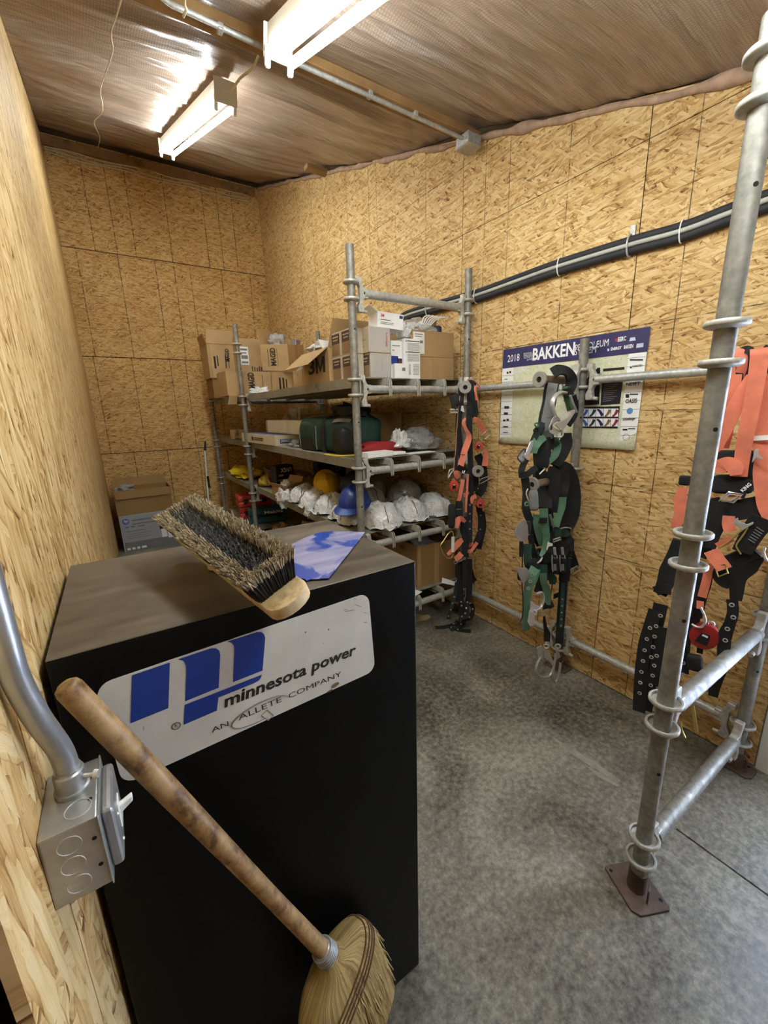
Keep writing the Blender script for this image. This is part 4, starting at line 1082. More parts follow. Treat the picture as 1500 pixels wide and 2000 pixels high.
b = MB(); b.strap([(1.335, 2.90, T2 + .005), (1.322, 2.90, T2 + .12), (1.35, 2.90, T2 + .25), (1.48, 2.90, T2 + .283)], .055, (-.9, 0, .4), .004); b.build('strap', m_dufb, df, smooth=50)
b = MB(); b.tube(catmull([(1.32, 3.32, T2 + .02), (1.315, 3.33, T2 + .14), (1.36, 3.335, T2 + .245), (1.5, 3.335, T2 + .27)], 5), .006, 6); b.build('piping', m_grey_ink, df, smooth=60)
b = MB(); b.tube(catmull([(1.318, 3.0, T2 + .02), (1.315, 3.0, T2 + .10), (1.318, 3.0, T2 + .20)], 5), .004, 6); b.build('piping', m_grey_ink, df, smooth=60)
b = MB(); lump(b, (1.58, 2.88, T2 + .27), (.14, .26, .10), 14, .35); b.build('collapsed_top', m_dufb, df, smooth=60)
b = MB(); b.strap([(1.36, 2.85, T2 + .225), (1.355, 2.68, T2 + .245), (1.40, 2.58, T2 + .24)], .03, (-.8, 0, .6), .003); b.build('handle', m_grey_ink, df, smooth=50)
b = MB(); b.strap([(1.29, 2.80, T2 + .002), (1.31, 2.60, T2 + .004), (1.40, 2.42, T2 + .02), (1.5, 2.40, T2 + .03)], .022, (-.3, 0, 1), .003); tag(b.build('yellow_strap', M('yellow_webbing', (212, 196, 70), .6)), 'yellow strap lying on the plank edge under the duffel bag', 'strap')
b = MB(); b.obox((1.47, 2.365, T2 + .020), (.21, .10, .036), Rz(.06)); o = b.build('booklet', m_paper, bevel=.002); tag(o, 'white booklet box lying at the near edge of the second shelf', 'booklet')
b = MB(); softbox(b, (1.58, 2.475, T2 + .045), .17, .055, .045, .05, .6, 3, .3); tag(b.build('red_cloth', M('red_fabric', (150, 34, 38), .7, 0, .2, 12), smooth=60), 'red folded cloth behind the white booklet box', 'cloth')
b = MB(); b.obox((1.64, 2.37, T2 + .014), (.10, .08, .02), Rz(-.1)); tag(b.build('white_packet', m_paper, bevel=.003), 'small white packet leaning against the red cloth', 'packet')
cbg = thing('plastic_bag', 'bunched clear plastic bag at the near edge of the second shelf', 'bag', (1.88, 2.5, T2))
b = MB(); lump(b, (1.93, 2.52, T2 + .055), (.20, .14, .105), 17, .28, 30, 18, freq=2.6); b.build('film', m_clear, cbg, smooth=70)
b = MB(); lump(b, (1.73, 2.46, T2 + .075), (.075, .07, .09), 18, .4, 24, 14, freq=3); b.build('white_bunch', m_bagw, cbg, smooth=70)
b = MB(); b.obox((1.86, 2.44, T2 + .08), (.07, .002, .06), Matrix.Rotation(.5, 3, 'Y')); b.build('white_card', m_paper, cbg)
b = MB(); b.obox((1.83, 2.36, T2 + .003), (.24, .08, .004), Rz(.08)); tag(b.build('paper_sheet', m_paper), 'loose paper sheet at the plank ends of the second shelf', 'paper')
b = MB(); lump(b, (1.42, 3.62, T2 + .02), (.09, .14, .05), 23, .45); tag(b.build('plastic_bag', m_clear, smooth=60), 'clear bag between the flat white box and the duffel bag', 'bag')

# --- third shelf: bagged hard hats, two bare ones, boxes
T1 = PZ[1] + .001
m_seam = m_ink
def bagged_hat(label, x, y, z, rot, sc, mat, seed, lines=2):
    o = thing('bagged_hard_hat', label, 'bagged hat', (x, y, z), 'hard hats in white bags on the third shelf')
    R = Rz(rot); nu, nv = 34, 16; b = MB(); top = []
    for j in range(nv + 1):
        q = j / nv
        for i in range(nu):
            t = 2 * pi * i / nu; rx, ry = .165 * sc, .125 * sc
            if q < .72:
                ph = q / .72 * pi / 2; rr_ = sin(ph); hz = 1.2 * .128 * sc * cos(ph) ** .8 if ph < pi / 2 else 0
            else: rr_ = 1 + (q - .72) * .55 * (.8 + .5 * noise.noise(V((cos(t) * 2, sin(t) * 2, seed)))); hz = -.0
            n1 = noise.noise(V((cos(t) * rr_ * 2.2 + seed * 3, sin(t) * rr_ * 2.2, seed))); n2 = noise.noise(V((cos(t) * rr_ * 6 + seed, sin(t) * rr_ * 6, seed * 2)))
            pl = .004 * sin(t * 13 + n1 * 5) * q
            zz = hz + .012 + (n1 * .020 + n2 * .017) * sc + (abs(n2) * .03 if q > .75 else 0) + pl
            p = V((cos(t) * rr_ * rx * (1 + .10 * n1 + .05 * n2), sin(t) * rr_ * ry * (1 + .10 * n1 + .05 * n2), max(zz, .002)))
            b.v.append(V((x, y, z)) + R @ p)
    for j in range(nv):
        for i in range(nu): b.f.append([j * nu + i, j * nu + (i + 1) % nu, (j + 1) * nu + (i + 1) % nu, (j + 1) * nu + i]); b.m.append(0)
    mesh_v = b.v
    b.build('film', mat, o, smooth=75)
    for l in range(lines):
        i0 = (seed * 5 + l * 11) % nu
        path = [mesh_v[j * nu + (i0 + (j - 5) // 3 * 0) % nu] + V((0, 0, .004)) + R @ V((cos(2 * pi * i0 / nu), sin(2 * pi * i0 / nu), 0)) * .003 for j in range(4, 11)]
        s = MB(); s.tube(path, .0024, 5); s.build('dark_seam', m_seam, o)
    return o
BH = [('white bagged hard hat right of the near aisle post, at the plank ends', 1.53, 2.43, 1.45, 1.04, m_bagw),
      ('white bagged hard hat half hidden behind the near aisle post', 1.375, 2.62, 1.3, .66, m_bagw),
      ('second white bagged hard hat from the near aisle post along the plank ends', 1.79, 2.47, 1.7, 1.0, m_bagw),
      ('white bagged hard hat next to the orange harness at the plank ends', 2.05, 2.47, 1.5, .98, m_bagw),
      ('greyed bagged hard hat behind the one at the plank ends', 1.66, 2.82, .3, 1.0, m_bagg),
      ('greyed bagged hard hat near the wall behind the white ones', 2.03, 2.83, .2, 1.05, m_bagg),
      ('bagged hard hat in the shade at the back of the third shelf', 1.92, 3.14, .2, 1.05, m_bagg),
      ('small bagged hard hat under the bill of the blue hard hat', 1.40, 2.80, .4, .66, m_bagw),
      ('white bagged hard hat on the aisle edge below the yellow hard hat', 1.43, 3.03, .1, .95, m_bagw),
      ('white bagged hard hat left of the yellow hard hat on the aisle edge', 1.41, 3.34, .3, .9, m_bagw),
      ('leftmost white bagged hard hat hanging over the aisle edge', 1.42, 3.60, .4, .92, m_bagw),
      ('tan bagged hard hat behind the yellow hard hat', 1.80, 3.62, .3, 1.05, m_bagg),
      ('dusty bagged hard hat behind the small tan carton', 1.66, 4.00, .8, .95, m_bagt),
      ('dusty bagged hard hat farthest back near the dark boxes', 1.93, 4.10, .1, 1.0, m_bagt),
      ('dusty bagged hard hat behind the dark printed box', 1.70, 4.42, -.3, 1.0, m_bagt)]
for i, (lb, x, y, rt, sc, mt) in enumerate(BH):
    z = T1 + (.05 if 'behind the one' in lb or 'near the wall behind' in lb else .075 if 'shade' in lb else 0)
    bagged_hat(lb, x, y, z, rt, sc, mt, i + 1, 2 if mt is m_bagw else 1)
b = MB(); lump(b, (1.315, 3.86, T1 - .0), (.07, .10, .10), 44, .4, 24, 14, flat=-1.2); tag(b.build('crumpled_bag', m_bagw, smooth=70), 'torn white bag drooping over the aisle edge of the third shelf', 'bag')
b = MB(); lump(b, (1.30, 3.22, T1 - .01), (.035, .07, .06), 45, .5, 20, 12, flat=-1.2); tag(b.build('crumpled_bag', m_bagw, smooth=70), 'white bag corner hanging over the plank below the yellow hard hat', 'bag')
def hard_hat(label, c, rot, m, tilt=(0, 0), up=None):
    o = thing('hard_hat', label, 'hard hat', c)
    R = Rz(rot) @ Matrix.Rotation(tilt[0], 3, 'X') @ Matrix.Rotation(tilt[1], 3, 'Y'); c = V(c); b = MB(); nu, nv = 36, 12
    if up: R = V((0, 0, 1)).rotation_difference(V(up)).to_matrix() @ Rz(rot)
    for j in range(nv + 1):
        ph = pi / 2 * j / nv
        for i in range(nu):
            t = 2 * pi * i / nu; p = V((sin(ph) * cos(t) * .135, sin(ph) * sin(t) * .11, cos(ph) * .135))
            if abs(p.y) < .012 and j < nv - 1: p *= 1.04
            b.v.append(c + R @ p)
    for j in range(nv):
        for i in range(nu): b.f.append([j * nu + i, j * nu + (i + 1) % nu, (j + 1) * nu + (i + 1) % nu, (j + 1) * nu + i]); b.m.append(0)
    b.build('shell', m, o, smooth=50)
    b = MB(); prs = []
    for i in range(nu):
        t = 2 * pi * i / nu; e = .012 + .055 * max(0, cos(t)) ** 2
        prs.append((V((cos(t) * .134, sin(t) * .109, .002)), V((cos(t) * (.134 + e), sin(t) * (.109 + e * .9), -.010 - .012 * max(0, cos(t))))))
    vs = [c + R @ a for a, _ in prs] + [c + R @ q for _, q in prs] + [c + R @ (q - V((0, 0, .004))) for _, q in prs]
    b.add(vs, [(i, (i + 1) % nu, nu + (i + 1) % nu, nu + i) for i in range(nu)] + [(nu + i, nu + (i + 1) % nu, 2 * nu + (i + 1) % nu, 2 * nu + i) for i in range(nu)])
    b.build('brim', m, o, smooth=50)
    b = MB(); b.tube([c + R @ V((cos(2 * pi * i / 24) * .118, sin(2 * pi * i / 24) * .094, .004)) for i in range(24)], .008, 6, closed=True, flat=1.6); b.build('headband', m_black, o, smooth=60)
    b = MB(); b.tube([c + R @ V((sin(a) * .136, 0, cos(a) * .137)) for a in [radians(-80 + 10 * k) for k in range(17)]], .004, 6); b.build('ridge', m, o, smooth=60)
    return o
hard_hat('yellow hard hat lying among the white bags', Y(640, 950, 3.36) + V((0, .0, -.01)), 1.3, M('yellow_shell', (222, 180, 24), .32, 0, .06, 6), up=(-.38, -.72, .58))
hard_hat('blue hard hat with its bill towards the aisle behind the near post', Y(692, 982, 2.55) + V((0, 0, 0)), 3.75, M('blue_shell', (34, 58, 128), .35, 0, .06, 6), (.0, .12))
hard_hat('dark blue hard hat in the shade behind the near aisle post', Y(690, 950, 3.0), .6, M('navy_shell', (34, 42, 66), .45, 0, .1, 6), (.3, 0))
m_uv = M('navy_carton', (30, 28, 52), .5, 0, .12, 8); m_uvb = M('black_carton', (22, 20, 28), .5)
c = Carton('dark printed box standing upside down beside the mid post on the third shelf', (1.40, 4.30), radians(10), .13, .21, T1, T1 + .255, m_uv, bev=.002)
c.write('R', 'UVEX', .88, .90, .13, .045, m_paper, flip=True, bold=.02); c.write('R', 'UVEX', .12, .55, .06, .022, m_paper, bold=.02); c.lines('R', [(.05, .95, .36, .07), (.15, .85, .12, .05)], m_grey_ink); c.lines('R', [(.25, .75, .26, .02)], m_paper)
c = Carton('black printed box at the back of the third shelf under the second shelf', (1.78, 4.05), radians(4), .12, .34, T1 + .10, T1 + .28, m_uvb, bev=.002)
c.write('R', 'UVEX', .36, .40, .17, .05, m_grey_ink, bold=.01); c.patch('R', .28, .31, .0, 1, m_dark, 'gap')
c = Carton('small tan open carton on the aisle edge of the third shelf', (1.33, 3.84), radians(12), .26, .17, T1, T1 + .095, m_card, open_=True)
c.flap('R', .10, radians(35)); c.flap('L', .05, radians(50)); c.flap('BR', .10, radians(60))
b = MB(); lump(b, (1.40, 4.02, T1 + .10), (.05, .09, .05), 51, .4); tag(b.build('crumpled_bag', m_bagw, smooth=70), 'white film in the small tan open carton', 'bag')
ybm = M('yellow_film', (214, 192, 40), .3, 0, .25, 10)
b = MB(); lump(b, (1.42, 5.55, T1 + .05), (.20, .42, .085), 52, .35, 28, 14); tag(b.build('yellow_bag', ybm, smooth=60), 'yellow plastic bag left of the mid post on the third shelf', 'bag')
b = MB(); lump(b, (1.36, 4.60, T1 + .05), (.07, .09, .08), 53, .4); tag(b.build('yellow_bag', M('ochre_film', (170, 142, 50), .5, 0, .25, 10), smooth=60), 'ochre bag between the mid post and the dark printed box', 'bag')
b = MB(); lump(b, (1.62, 4.85, T1 + .06), (.2, .2, .14), 54, .4); tag(b.build('brown_bag', m_bagt, smooth=60), 'brown crumpled bag behind the dark printed box', 'bag')
# --- bottom shelf
T0Z = PZ[0] + .001
def tool_case(label, c, sz, rot, m, name='tool_case', text=None):
    o = thing(name, label, 'tool case', c); R = Rz(rot); c = V(c)
    b = MB(); b.obox(c + V((0, 0, sz[2] * .24)), (sz[0], sz[1], sz[2] * .46), R); b.build('lower_shell', m, o, bevel=.02, seg=2)
    b = MB(); b.obox(c + V((0, 0, sz[2] * .74)), (sz[0], sz[1], sz[2] * .50), R); b.build('upper_shell', m, o, bevel=.025, seg=2)
    for s in (-.28, .28):
        b = MB(); b.obox(c + R @ V((s * sz[0], -sz[1] / 2 - .004, sz[2] * .48)), (.05, .012, .06), R); b.build('latch', m_black, o, bevel=.003)
    b = MB(); b.tube([c + R @ V(q) for q in ((-.08, -sz[1] / 2, sz[2] * .55), (-.08, -sz[1] / 2 - .03, sz[2] * .56), (.08, -sz[1] / 2 - .03, sz[2] * .56), (.08, -sz[1] / 2, sz[2] * .55))], .009, 8); b.build('handle', m_black, o, smooth=50)
    if text:
        b = MB(); b.text(text, c + R @ V((-sz[0] * .10, -sz[1] / 2 - .0025, sz[2] * .6)), R @ V((1, 0, 0)), UPZ, sz[0] * .5, .04, .02); b.build('lettering', m_paper, o)
    return o
m_teal = M('teal_plastic', (30, 84, 100), .4, 0, .1, 10)
tool_case('lower red tool case left of the mid post on the bottom shelf', (1.47, 5.55, T0Z), (.42, .30, .16), -.2, m_redcase)
tool_case('upper red tool case with black lid seam left of the mid post', (1.45, 5.52, T0Z + .165), (.42, .30, .15), -.12, m_redcase)
tool_case('teal power tool case with white lettering behind the mid post', (1.50, 5.10, T0Z), (.46, .16, .20), -.15, m_teal, text='Makita')
b = MB(); lump(b, (1.42, 4.35, T0Z + .05), (.12, .18, .10), 61, .35); tag(b.build('brown_bag', m_bagt, smooth=60), 'brown crumpled bag right of the mid post on the bottom shelf', 'bag')
c = Carton('tan open carton with a raised flap on the bottom shelf', (1.35, 3.80), radians(15), .3, .3, T0Z, T0Z + .10, m_card2, open_=True); c.flap('R', .16, radians(40)); c.flap('L', .12, radians(30)); c.flap('BR', .1, radians(70))
b = MB(); b.obox((1.50, 3.55, T0Z + .12), (.04, .04, .24)); tag(b.build('timber_offcut', m_bwood, bevel=.003), 'short upright timber offcut on the bottom shelf', 'timber')
bc = Carton('large crumpled brown carton at the near end of the bottom shelf', (1.80, 2.36), radians(-4), .52, .37, T0Z, T0Z + .335, m_card3, open_=True, bev=.01)
bc.tape('R', .02, .10, m_tape); bc.tape('R', .44, .56, m_tape)
b = MB(); lump(b, (1.93, 2.58, T0Z + .30), (.14, .18, .075), 71, .45); tag(b.build('plastic_bag', M('grey_film', (110, 110, 108), .25, 0, .4, 20), smooth=60), 'grey plastic film in the top of the large crumpled carton', 'bag')
b = MB(); b.obox((1.69, 2.33, T0Z + .004), (.14, .16, .005), Rz(.3)); tag(b.build('paper_sheet', m_paper), 'white paper under the left corner of the large crumpled carton', 'paper')
b = MB(); b.prism([(2.0, 2.30, T0Z + .01), (2.11, 2.26, T0Z - .03), (2.13, 2.28, T0Z - .01), (2.04, 2.34, T0Z + .03)], (0, .003, .002)); tag(b.build('paper_sheet', m_paper), 'white paper curling over the tube at the wall end of the bottom shelf', 'paper')
b = MB(); pl = [Z(px, py, .001) for px, py in ((806, 1196), (826, 1203), (836, 1201), (842, 1206), (833, 1211), (812, 1214))]; b.prism(pl, (0, 0, .004)); tag(b.build('cardboard_scrap', m_card2), 'torn cardboard scrap on the floor beside the cabinet', 'cardboard')
b = MB(); pl = [Z(px, py, .001) for px, py in ((988, 1313), (1003, 1299), (1018, 1303), (1003, 1320))]; b.prism(pl, (0, 0, .002)); tag(b.build('tape_scrap', M('grey_tape', (104, 100, 92), .7)), 'grey scrap of tape stuck to the floor left of the hooks', 'tape')

# --- printer box with a carton on it in the far left corner, and a white pole
pbx = Carton('grey and white printer box on the floor in the far left corner', (-.10, 5.88), 0, .45, .66, .0, .465, M('printer_box_grey', (158, 160, 162), .55, 0, .05, 6), name='printer_box', bev=.003)
pbx.patch('R', .02, .99, .0, .26, M('printer_box_dark', (112, 114, 116), .55), 'dark_band')
b = MB(); ctr = pbx.f('R', .10, .84, .003); b.lathe(ctr, (0, -1, 0), [(.037, -.001), (.037, .001)], 28); b.build('round_logo', M('logo_blue', (74, 100, 160), .5), pbx.o)
b = MB(); b.text('hp', ctr + V((-.021, -.002, -.022)), (1, 0, 0), (.15, 0, 1), .042, .05, .01, .15); b.build('lettering', m_paper, pbx.o)
pbx.lines('R', [(.2, .95, .83, .035), (.2, .7, .73, .03), (.08, .14, .66, .04), (.17, .23, .66, .04), (.28, .40, .66, .03), (.08, .4, .55, .02), (.08, .5, .48, .012), (.08, .45, .42, .012), (.08, .5, .36, .012)], m_grey_ink)
pbx.lines('R', [(.05, .10, .05, .06), (.13, .18, .05, .06), (.21, .26, .05, .06), (.29, .37, .05, .06)], m_paper, d=.004)
b = MB(); 
for (a0, a1, h0, h1) in ((.64, .92, .66, .80),): b.quad(pbx.f('R', a0, h0, .004), pbx.f('R', a1, h0, .004), pbx.f('R', a1 - .03, h1, .004), pbx.f('R', a0 + .03, h1, .004))
for (a0, a1, h0, h1) in ((.66, .75, .26, .52), (.77, .98, .22, .48)): b.quad(pbx.f('R', a0, h0, .004), pbx.f('R', a1, h0, .004), pbx.f('R', a1, h1, .004), pbx.f('R', a0, h1, .004))
stuff(b.build('printer_picture', m_paper, pbx.o))
b = MB()
for (a0, a1, h0, h1) in ((.64, .74, .50, .66), (.74, .99, .54, .66)): b.quad(pbx.f('R', a0, h0, .0045), pbx.f('R', a1, h0, .0045), pbx.f('R', a1, h1, .0045), pbx.f('R', a0, h1, .0045))
stuff(b.build('printer_picture_dark', m_ink, pbx.o))
oc = Carton('brown open carton standing on the printer box in the far left corner', (-.105, 5.90), 0, .42, .62, .467, .77, m_card3, open_=True)
oc.flap('R', .10, radians(-80)); oc.flap('BL', .12, radians(60))
b = MB(); lump(b, (.02, 6.02, .775), (.12, .1, .06), 81, .5); tag(b.build('plastic_bag', m_clear, smooth=60), 'clear bag bulging from the brown carton on the printer box', 'bag')
pl_ = thing('extension_pole', 'thin white pole with black grip leaning on the far wall', 'pole', Y(410, 1000, 6.35))
pa, pm, pm2, pt = Y(411, 1030, 6.38), Y(408, 952, 6.46), Y(405, 930, 6.48), Y(400, 880, 6.53)
b = MB(); b.tube([V((pa.x + .02, pa.y - .1, .0)), pa, pt], .013, 10); b.build('shaft', m_white, pl_, smooth=50)
b = MB(); b.tube([pm, pm2], .02, 10); b.build('grip', m_black, pl_, smooth=50)
b = MB(); b.tube([pt, Y(401, 862, 6.55)], [.02, .012], 10); b.build('end_grip', m_black, pl_, smooth=50)
# ================================================================ WALL POSTER
def K(cx, cy, d=0.0): return X(950 + cx / 4.286, 600 + cy / 4.286, XR - .006 - d)
po = thing('wall_poster', 'large map poster with a dark blue banner pinned on the right wall', 'poster', K(740, 700))
def maptone():
    t = NT('map_paper'); co = t.coord()
    a = t.noise(co, 9, 4, .6).outputs[0]; v = t.n('ShaderNodeTexVoronoi', feature='DISTANCE_TO_EDGE'); t.L(co, v.inputs['Vector']); v.inputs['Scale'].default_value = 14
    n = t.noise(co, 26, 3, .6, 1.5).outputs[0]
    col = t.ramp(a, [(.35, lin((226, 222, 196))), (.52, lin((208, 210, 172))), (.66, lin((222, 220, 208)))])
    col = t.mix(t.math('MULTIPLY', t.math('COMPARE', n, .5, .012), .45), col, lin((120, 130, 120)))
    return t.out(col, .45, 0, .4)
b = MB(); N = 12
for j in range(N + 1):
    for i in range(N + 1):
        u, v = i / N, j / N
        p = K(105, 1135).lerp(K(1240, 1195), u).lerp(K(143, 357).lerp(K(1375, 160), u), v)
        curl = .018 * max(0, (.12 - v) / .12) ** 2 + .02 * max(0, (u - .93) / .07) * max(0, (.2 - v) / .2) + .003 * sin(u * 9)
        b.v.append(p + V((.001 - curl * .5, 0, 0)))
for j in range(N):
    for i in range(N): a = j * (N + 1) + i; b.f.append([a, a + 1, a + N + 2, a + N + 1]); b.m.append(0)
o = b.build('sheet', maptone(), po, smooth=60)
sm = o.modifiers.new('thickness', 'SOLIDIFY'); sm.thickness = .0006
m_banner = M('banner_blue', (50, 48, 92), .4, 0, .25, 9)
def kq(b, pts, d): b.poly([K(x, y, d) for x, y in pts])
b = MB(); kq(b, [(143, 357), (135, 512), (1348, 372), (1375, 160)], .003); b.build('banner', m_banner, po)
UPW = V((0, 0, 1))
def ktext(t, p0, p1, h, m, d=.0045, bold=.0, name='lettering'):
    o = K(*p0, d); e = K(*p1, d); u = (e - o); u.x = 0; b = MB()
    b.text(t, o, u, UPW, u.length, h, bold); return b.build(name, m, po)
pw = (K(700, 500) - K(600, 500)).length / 100
ktext('2018', (176, 462), (276, 448), pw * 56, m_paper, bold=.005)
ktext('BAKKEN', (385, 448), (736, 403), pw * 92, m_paper, bold=.03)
ktext('PETROLEUM', (742, 368), (1020, 322), pw * 44, m_paper); ktext('SYSTEM', (738, 403), (916, 378), pw * 44, m_paper)
for k, t in enumerate(('REGIONAL', 'DRILLING', 'ACTIVITY', 'IN THE')):
    ktext(t, (312 if k < 3 else 340, 398 + 17 * k), (382, 388 + 17 * k), pw * 13, m_paper)
ktext('EERC', (1098, 290), (1168, 278), pw * 28, m_paper, bold=.03); ktext('ENERGY', (1040, 364), (1130, 352), pw * 20, m_paper, bold=.03)
ktext('BAKKEN', (1150, 350), (1228, 340), pw * 24, m_paper, bold=.03)
b = MB(); kq(b, [(1195, 285), (1250, 278), (1245, 250), (1205, 255)], .0045); kq(b, [(1253, 342), (1312, 333), (1316, 298), (1258, 306)], .0045); kq(b, [(1012, 368), (1028, 366), (1028, 346), (1012, 348)], .0045); stuff(b.build('banner_logo', M('pale_blue_print', (196, 208, 226), .5), po))
b = MB(); kq(b, [(1080, 288), (1096, 286), (1094, 262), (1078, 266)], .0045); b.build('red_mark', m_red_ink, po)
# sponsor columns
b = MB(); kq(b, [(134, 515), (112, 1100), (205, 1120), (228, 505)], .0022); kq(b, [(1190, 392), (1105, 1188), (1240, 1192), (1342, 372)], .0022); stuff(b.build('sponsor_column', m_paper, po))
b = MB()
for k in range(11):
    f = k / 10; x0, y0 = 134 - 22 * f, 575 + 540 * f; x1, y1 = 226 - 20 * f, 570 + 546 * f
    b.quad(K(x0, y0 + 1.5, .0035), K(x1, y1 + 1.5, .0035), K(x1, y1 - 1.5, .0035), K(x0, y0 - 1.5, .0035))
    f = (k + .5) / 11; x0, y0 = 1188 - 82 * f, 392 + 790 * f; x1, y1 = 1338 - 98 * f, 376 + 806 * f
    b.quad(K(x0, y0 + 1.5, .0035), K(x1, y1 + 1.5, .0035), K(x1, y1 - 1.5, .0035), K(x0, y0 - 1.5, .0035))
stuff(b.build('cell_line', m_grey_ink, po))
for t, p0, p1, h in (('NESET', (1168, 660), (1285, 652), 22), ('OASIS', (1162, 806), (1258, 800), 28), ('Schlumberger', (1140, 958), (1246, 950), 26), ('XTO', (1122, 1172), (1200, 1164), 30), ('NABORS', (1222, 505), (1302, 496), 14)):
    ktext(t, p0, p1, pw * h, m_ink, bold=.02)
b = MB()
for x, y, w, h in ((170, 540, 14, 18), (192, 534, 14, 18), (150, 600, 26, 6), (150, 828, 40, 22), (146, 880, 34, 20), (140, 940, 20, 16), (168, 934, 20, 18), (140, 995, 40, 10), (140, 1046, 40, 6), (148, 1098, 10, 18), (1200, 435, 110, 12), (1165, 728, 30, 30), (1200, 724, 70, 10), (1140, 1018, 40, 14), (1185, 1014, 60, 8), (1202, 498, 14, 14)):
    b.quad(K(x, y + h, .0035), K(x + w, y + h, .0035), K(x + w, y, .0035), K(x, y, .0035))
stuff(b.build('sponsor_mark', m_ink, po))
b = MB(); b.lathe(K(1200, 868, .0035), (-1, 0, 0), [(pw * 20, 0), (pw * 20, .0004)], 20); b.build('round_mark', M('globe_blue', (96, 136, 190), .5), po)
b = MB(); b.ring(K(1170, 1088, .0035), (1, 0, 0), pw * 22, .0008, 20, 4); b.build('round_mark', m_ink, po)
# dark panels and the little chart of arrows
b = MB()
for pl in ([(968, 625), (955, 820), (1118, 808), (1142, 612)], [(978, 515), (976, 536), (1154, 520), (1156, 500)], [(800, 640), (795, 822), (945, 812), (952, 505), (930, 508)], [(792, 836), (785, 1008), (1098, 1014), (1118, 828)]): kq(b, pl, .003)
stuff(b.build('dark_panel', M('panel_ink', (30, 26, 34), .4), po))
cols = [M('arrow_blue', (62, 96, 170), .5), M('arrow_green', (30, 62, 54), .5), M('arrow_navy', (28, 36, 84), .5), M('arrow_brown', (130, 98, 66), .5), M('arrow_red', (124, 28, 40), .5)]
for r in range(2):
    for k in range(5):
        x = 792 + k * 63.5 - r * 4; y = 848 + r * 82; b = MB()
        kq(b, [(x, y), (x - 2, y + 68), (x + 57, y + 69), (x + 60, y + 1)], .0042); b.build('chart_cell', m_paper, po)
        s = 1 if k != 2 and not (r and k == 0) else -1
        pts = [K(x + 8 + 44 * f, y + (62 - 52 * f ** 2 if s > 0 else 10 + 52 * f ** 2), .0058) for f in [i / 6 for i in range(7)]]
        b = MB(); b.strap(pts, [pw * 10, pw * 16, pw * 22], (-1, 0, 0), .0004, 2); b.build('chart_arrow', cols[k], po)
b = MB()
for k in range(9): kq(b, [(985 - k * 1.5, 650 + 17 * k), (985 - k * 1.5, 654 + 17 * k), (1105 - k * 2 - 20 * (k % 3), 647 + 17 * k), (1105 - k * 2 - 20 * (k % 3), 643 + 17 * k)], .0045)
stuff(b.build('panel_print', m_grey_ink, po))

# ================================================================ HARNESSES
class Rig:
    """things hung on the posts: measured outline points are put on the hanging plane of the rig"""
    def __init__(s, ax, val, n, sgn=-1): s.ax = ax; s.val = val; s.n = V(n).normalized(); s.k = (0, 0, 1); s.sgn = sgn
    def crop(s, ox, oy, sc): s.k = (ox, oy, sc); return s
    def p(s, cx, cy, d=0.0):
        """d metres in front of the plane"""
        return at(s.k[0] + cx / s.k[2], s.k[1] + cy / s.k[2], s.ax, s.val + s.sgn * d)
    def strap(s, o, m, pts, w, d=0.0, th=.003, name='strap', tilt=0):
        b = MB(); b.strap([s.p(q[0], q[1], q[2] if len(q) > 2 else d) for q in pts], w, s.n + V((0, 0, tilt)), th); return b.build(name, m, o, smooth=50)
    def cord(s, o, m, pts, r, d=0.0, name='cord', n=5, closed=False, seg=8, flat=1):
        P = [s.p(q[0], q[1], q[2] if len(q) > 2 else d) for q in pts]
        b = MB(); b.tube(catmull(P, n, closed), r, seg, closed=closed, flat=flat); return b.build(name, m, o, smooth=60)
    def plate(s, o, m, pts, th, d=0.0, name='plate', bev=.0015):
        b = MB(); b.prism([s.p(x, y, d) for x, y in pts], s.n * th); return b.build(name, m, o, bevel=bev)
    def pad(s, o, m, cx, cy, hx, hy, hd, d=0.0, name='pad', rot=0, e=.5, seed=0):
        """cushion: half sizes in metres across, up and in depth"""
        c = s.p(cx, cy, d); sd = UPZ.cross(s.n).normalized(); Rm = Matrix((sd, UPZ, s.n)).transposed() @ Matrix.Rotation(rot, 3, 'Z')
        b = MB(); softbox(b, (0, 0, 0), hx, hy, hd, 0, e, seed, .10, 24, 12); b.v = [c + Rm @ v for v in b.v]; return b.build(name, m, o, smooth=70)
    def eyelet(s, o, cx, cy, d=.004, r=.0075, n=None):
        b = MB(); b.lathe(s.p(cx, cy, d), n or s.n, [(r * .52, 0), (r, 0), (r, .0012), (r * .8, .0022), (r * .52, .0016)], 14, closed=True); e = b.build('eyelet', m_chrome, o, smooth=50)
        return e
    def frame(s, o, m, pts, r, d=0.0, name='buckle'):
        P = [s.p(x, y, d) for x, y in pts]; b = MB(); b.tube(P, r, 6, closed=True); return b.build(name, m, o, smooth=40)

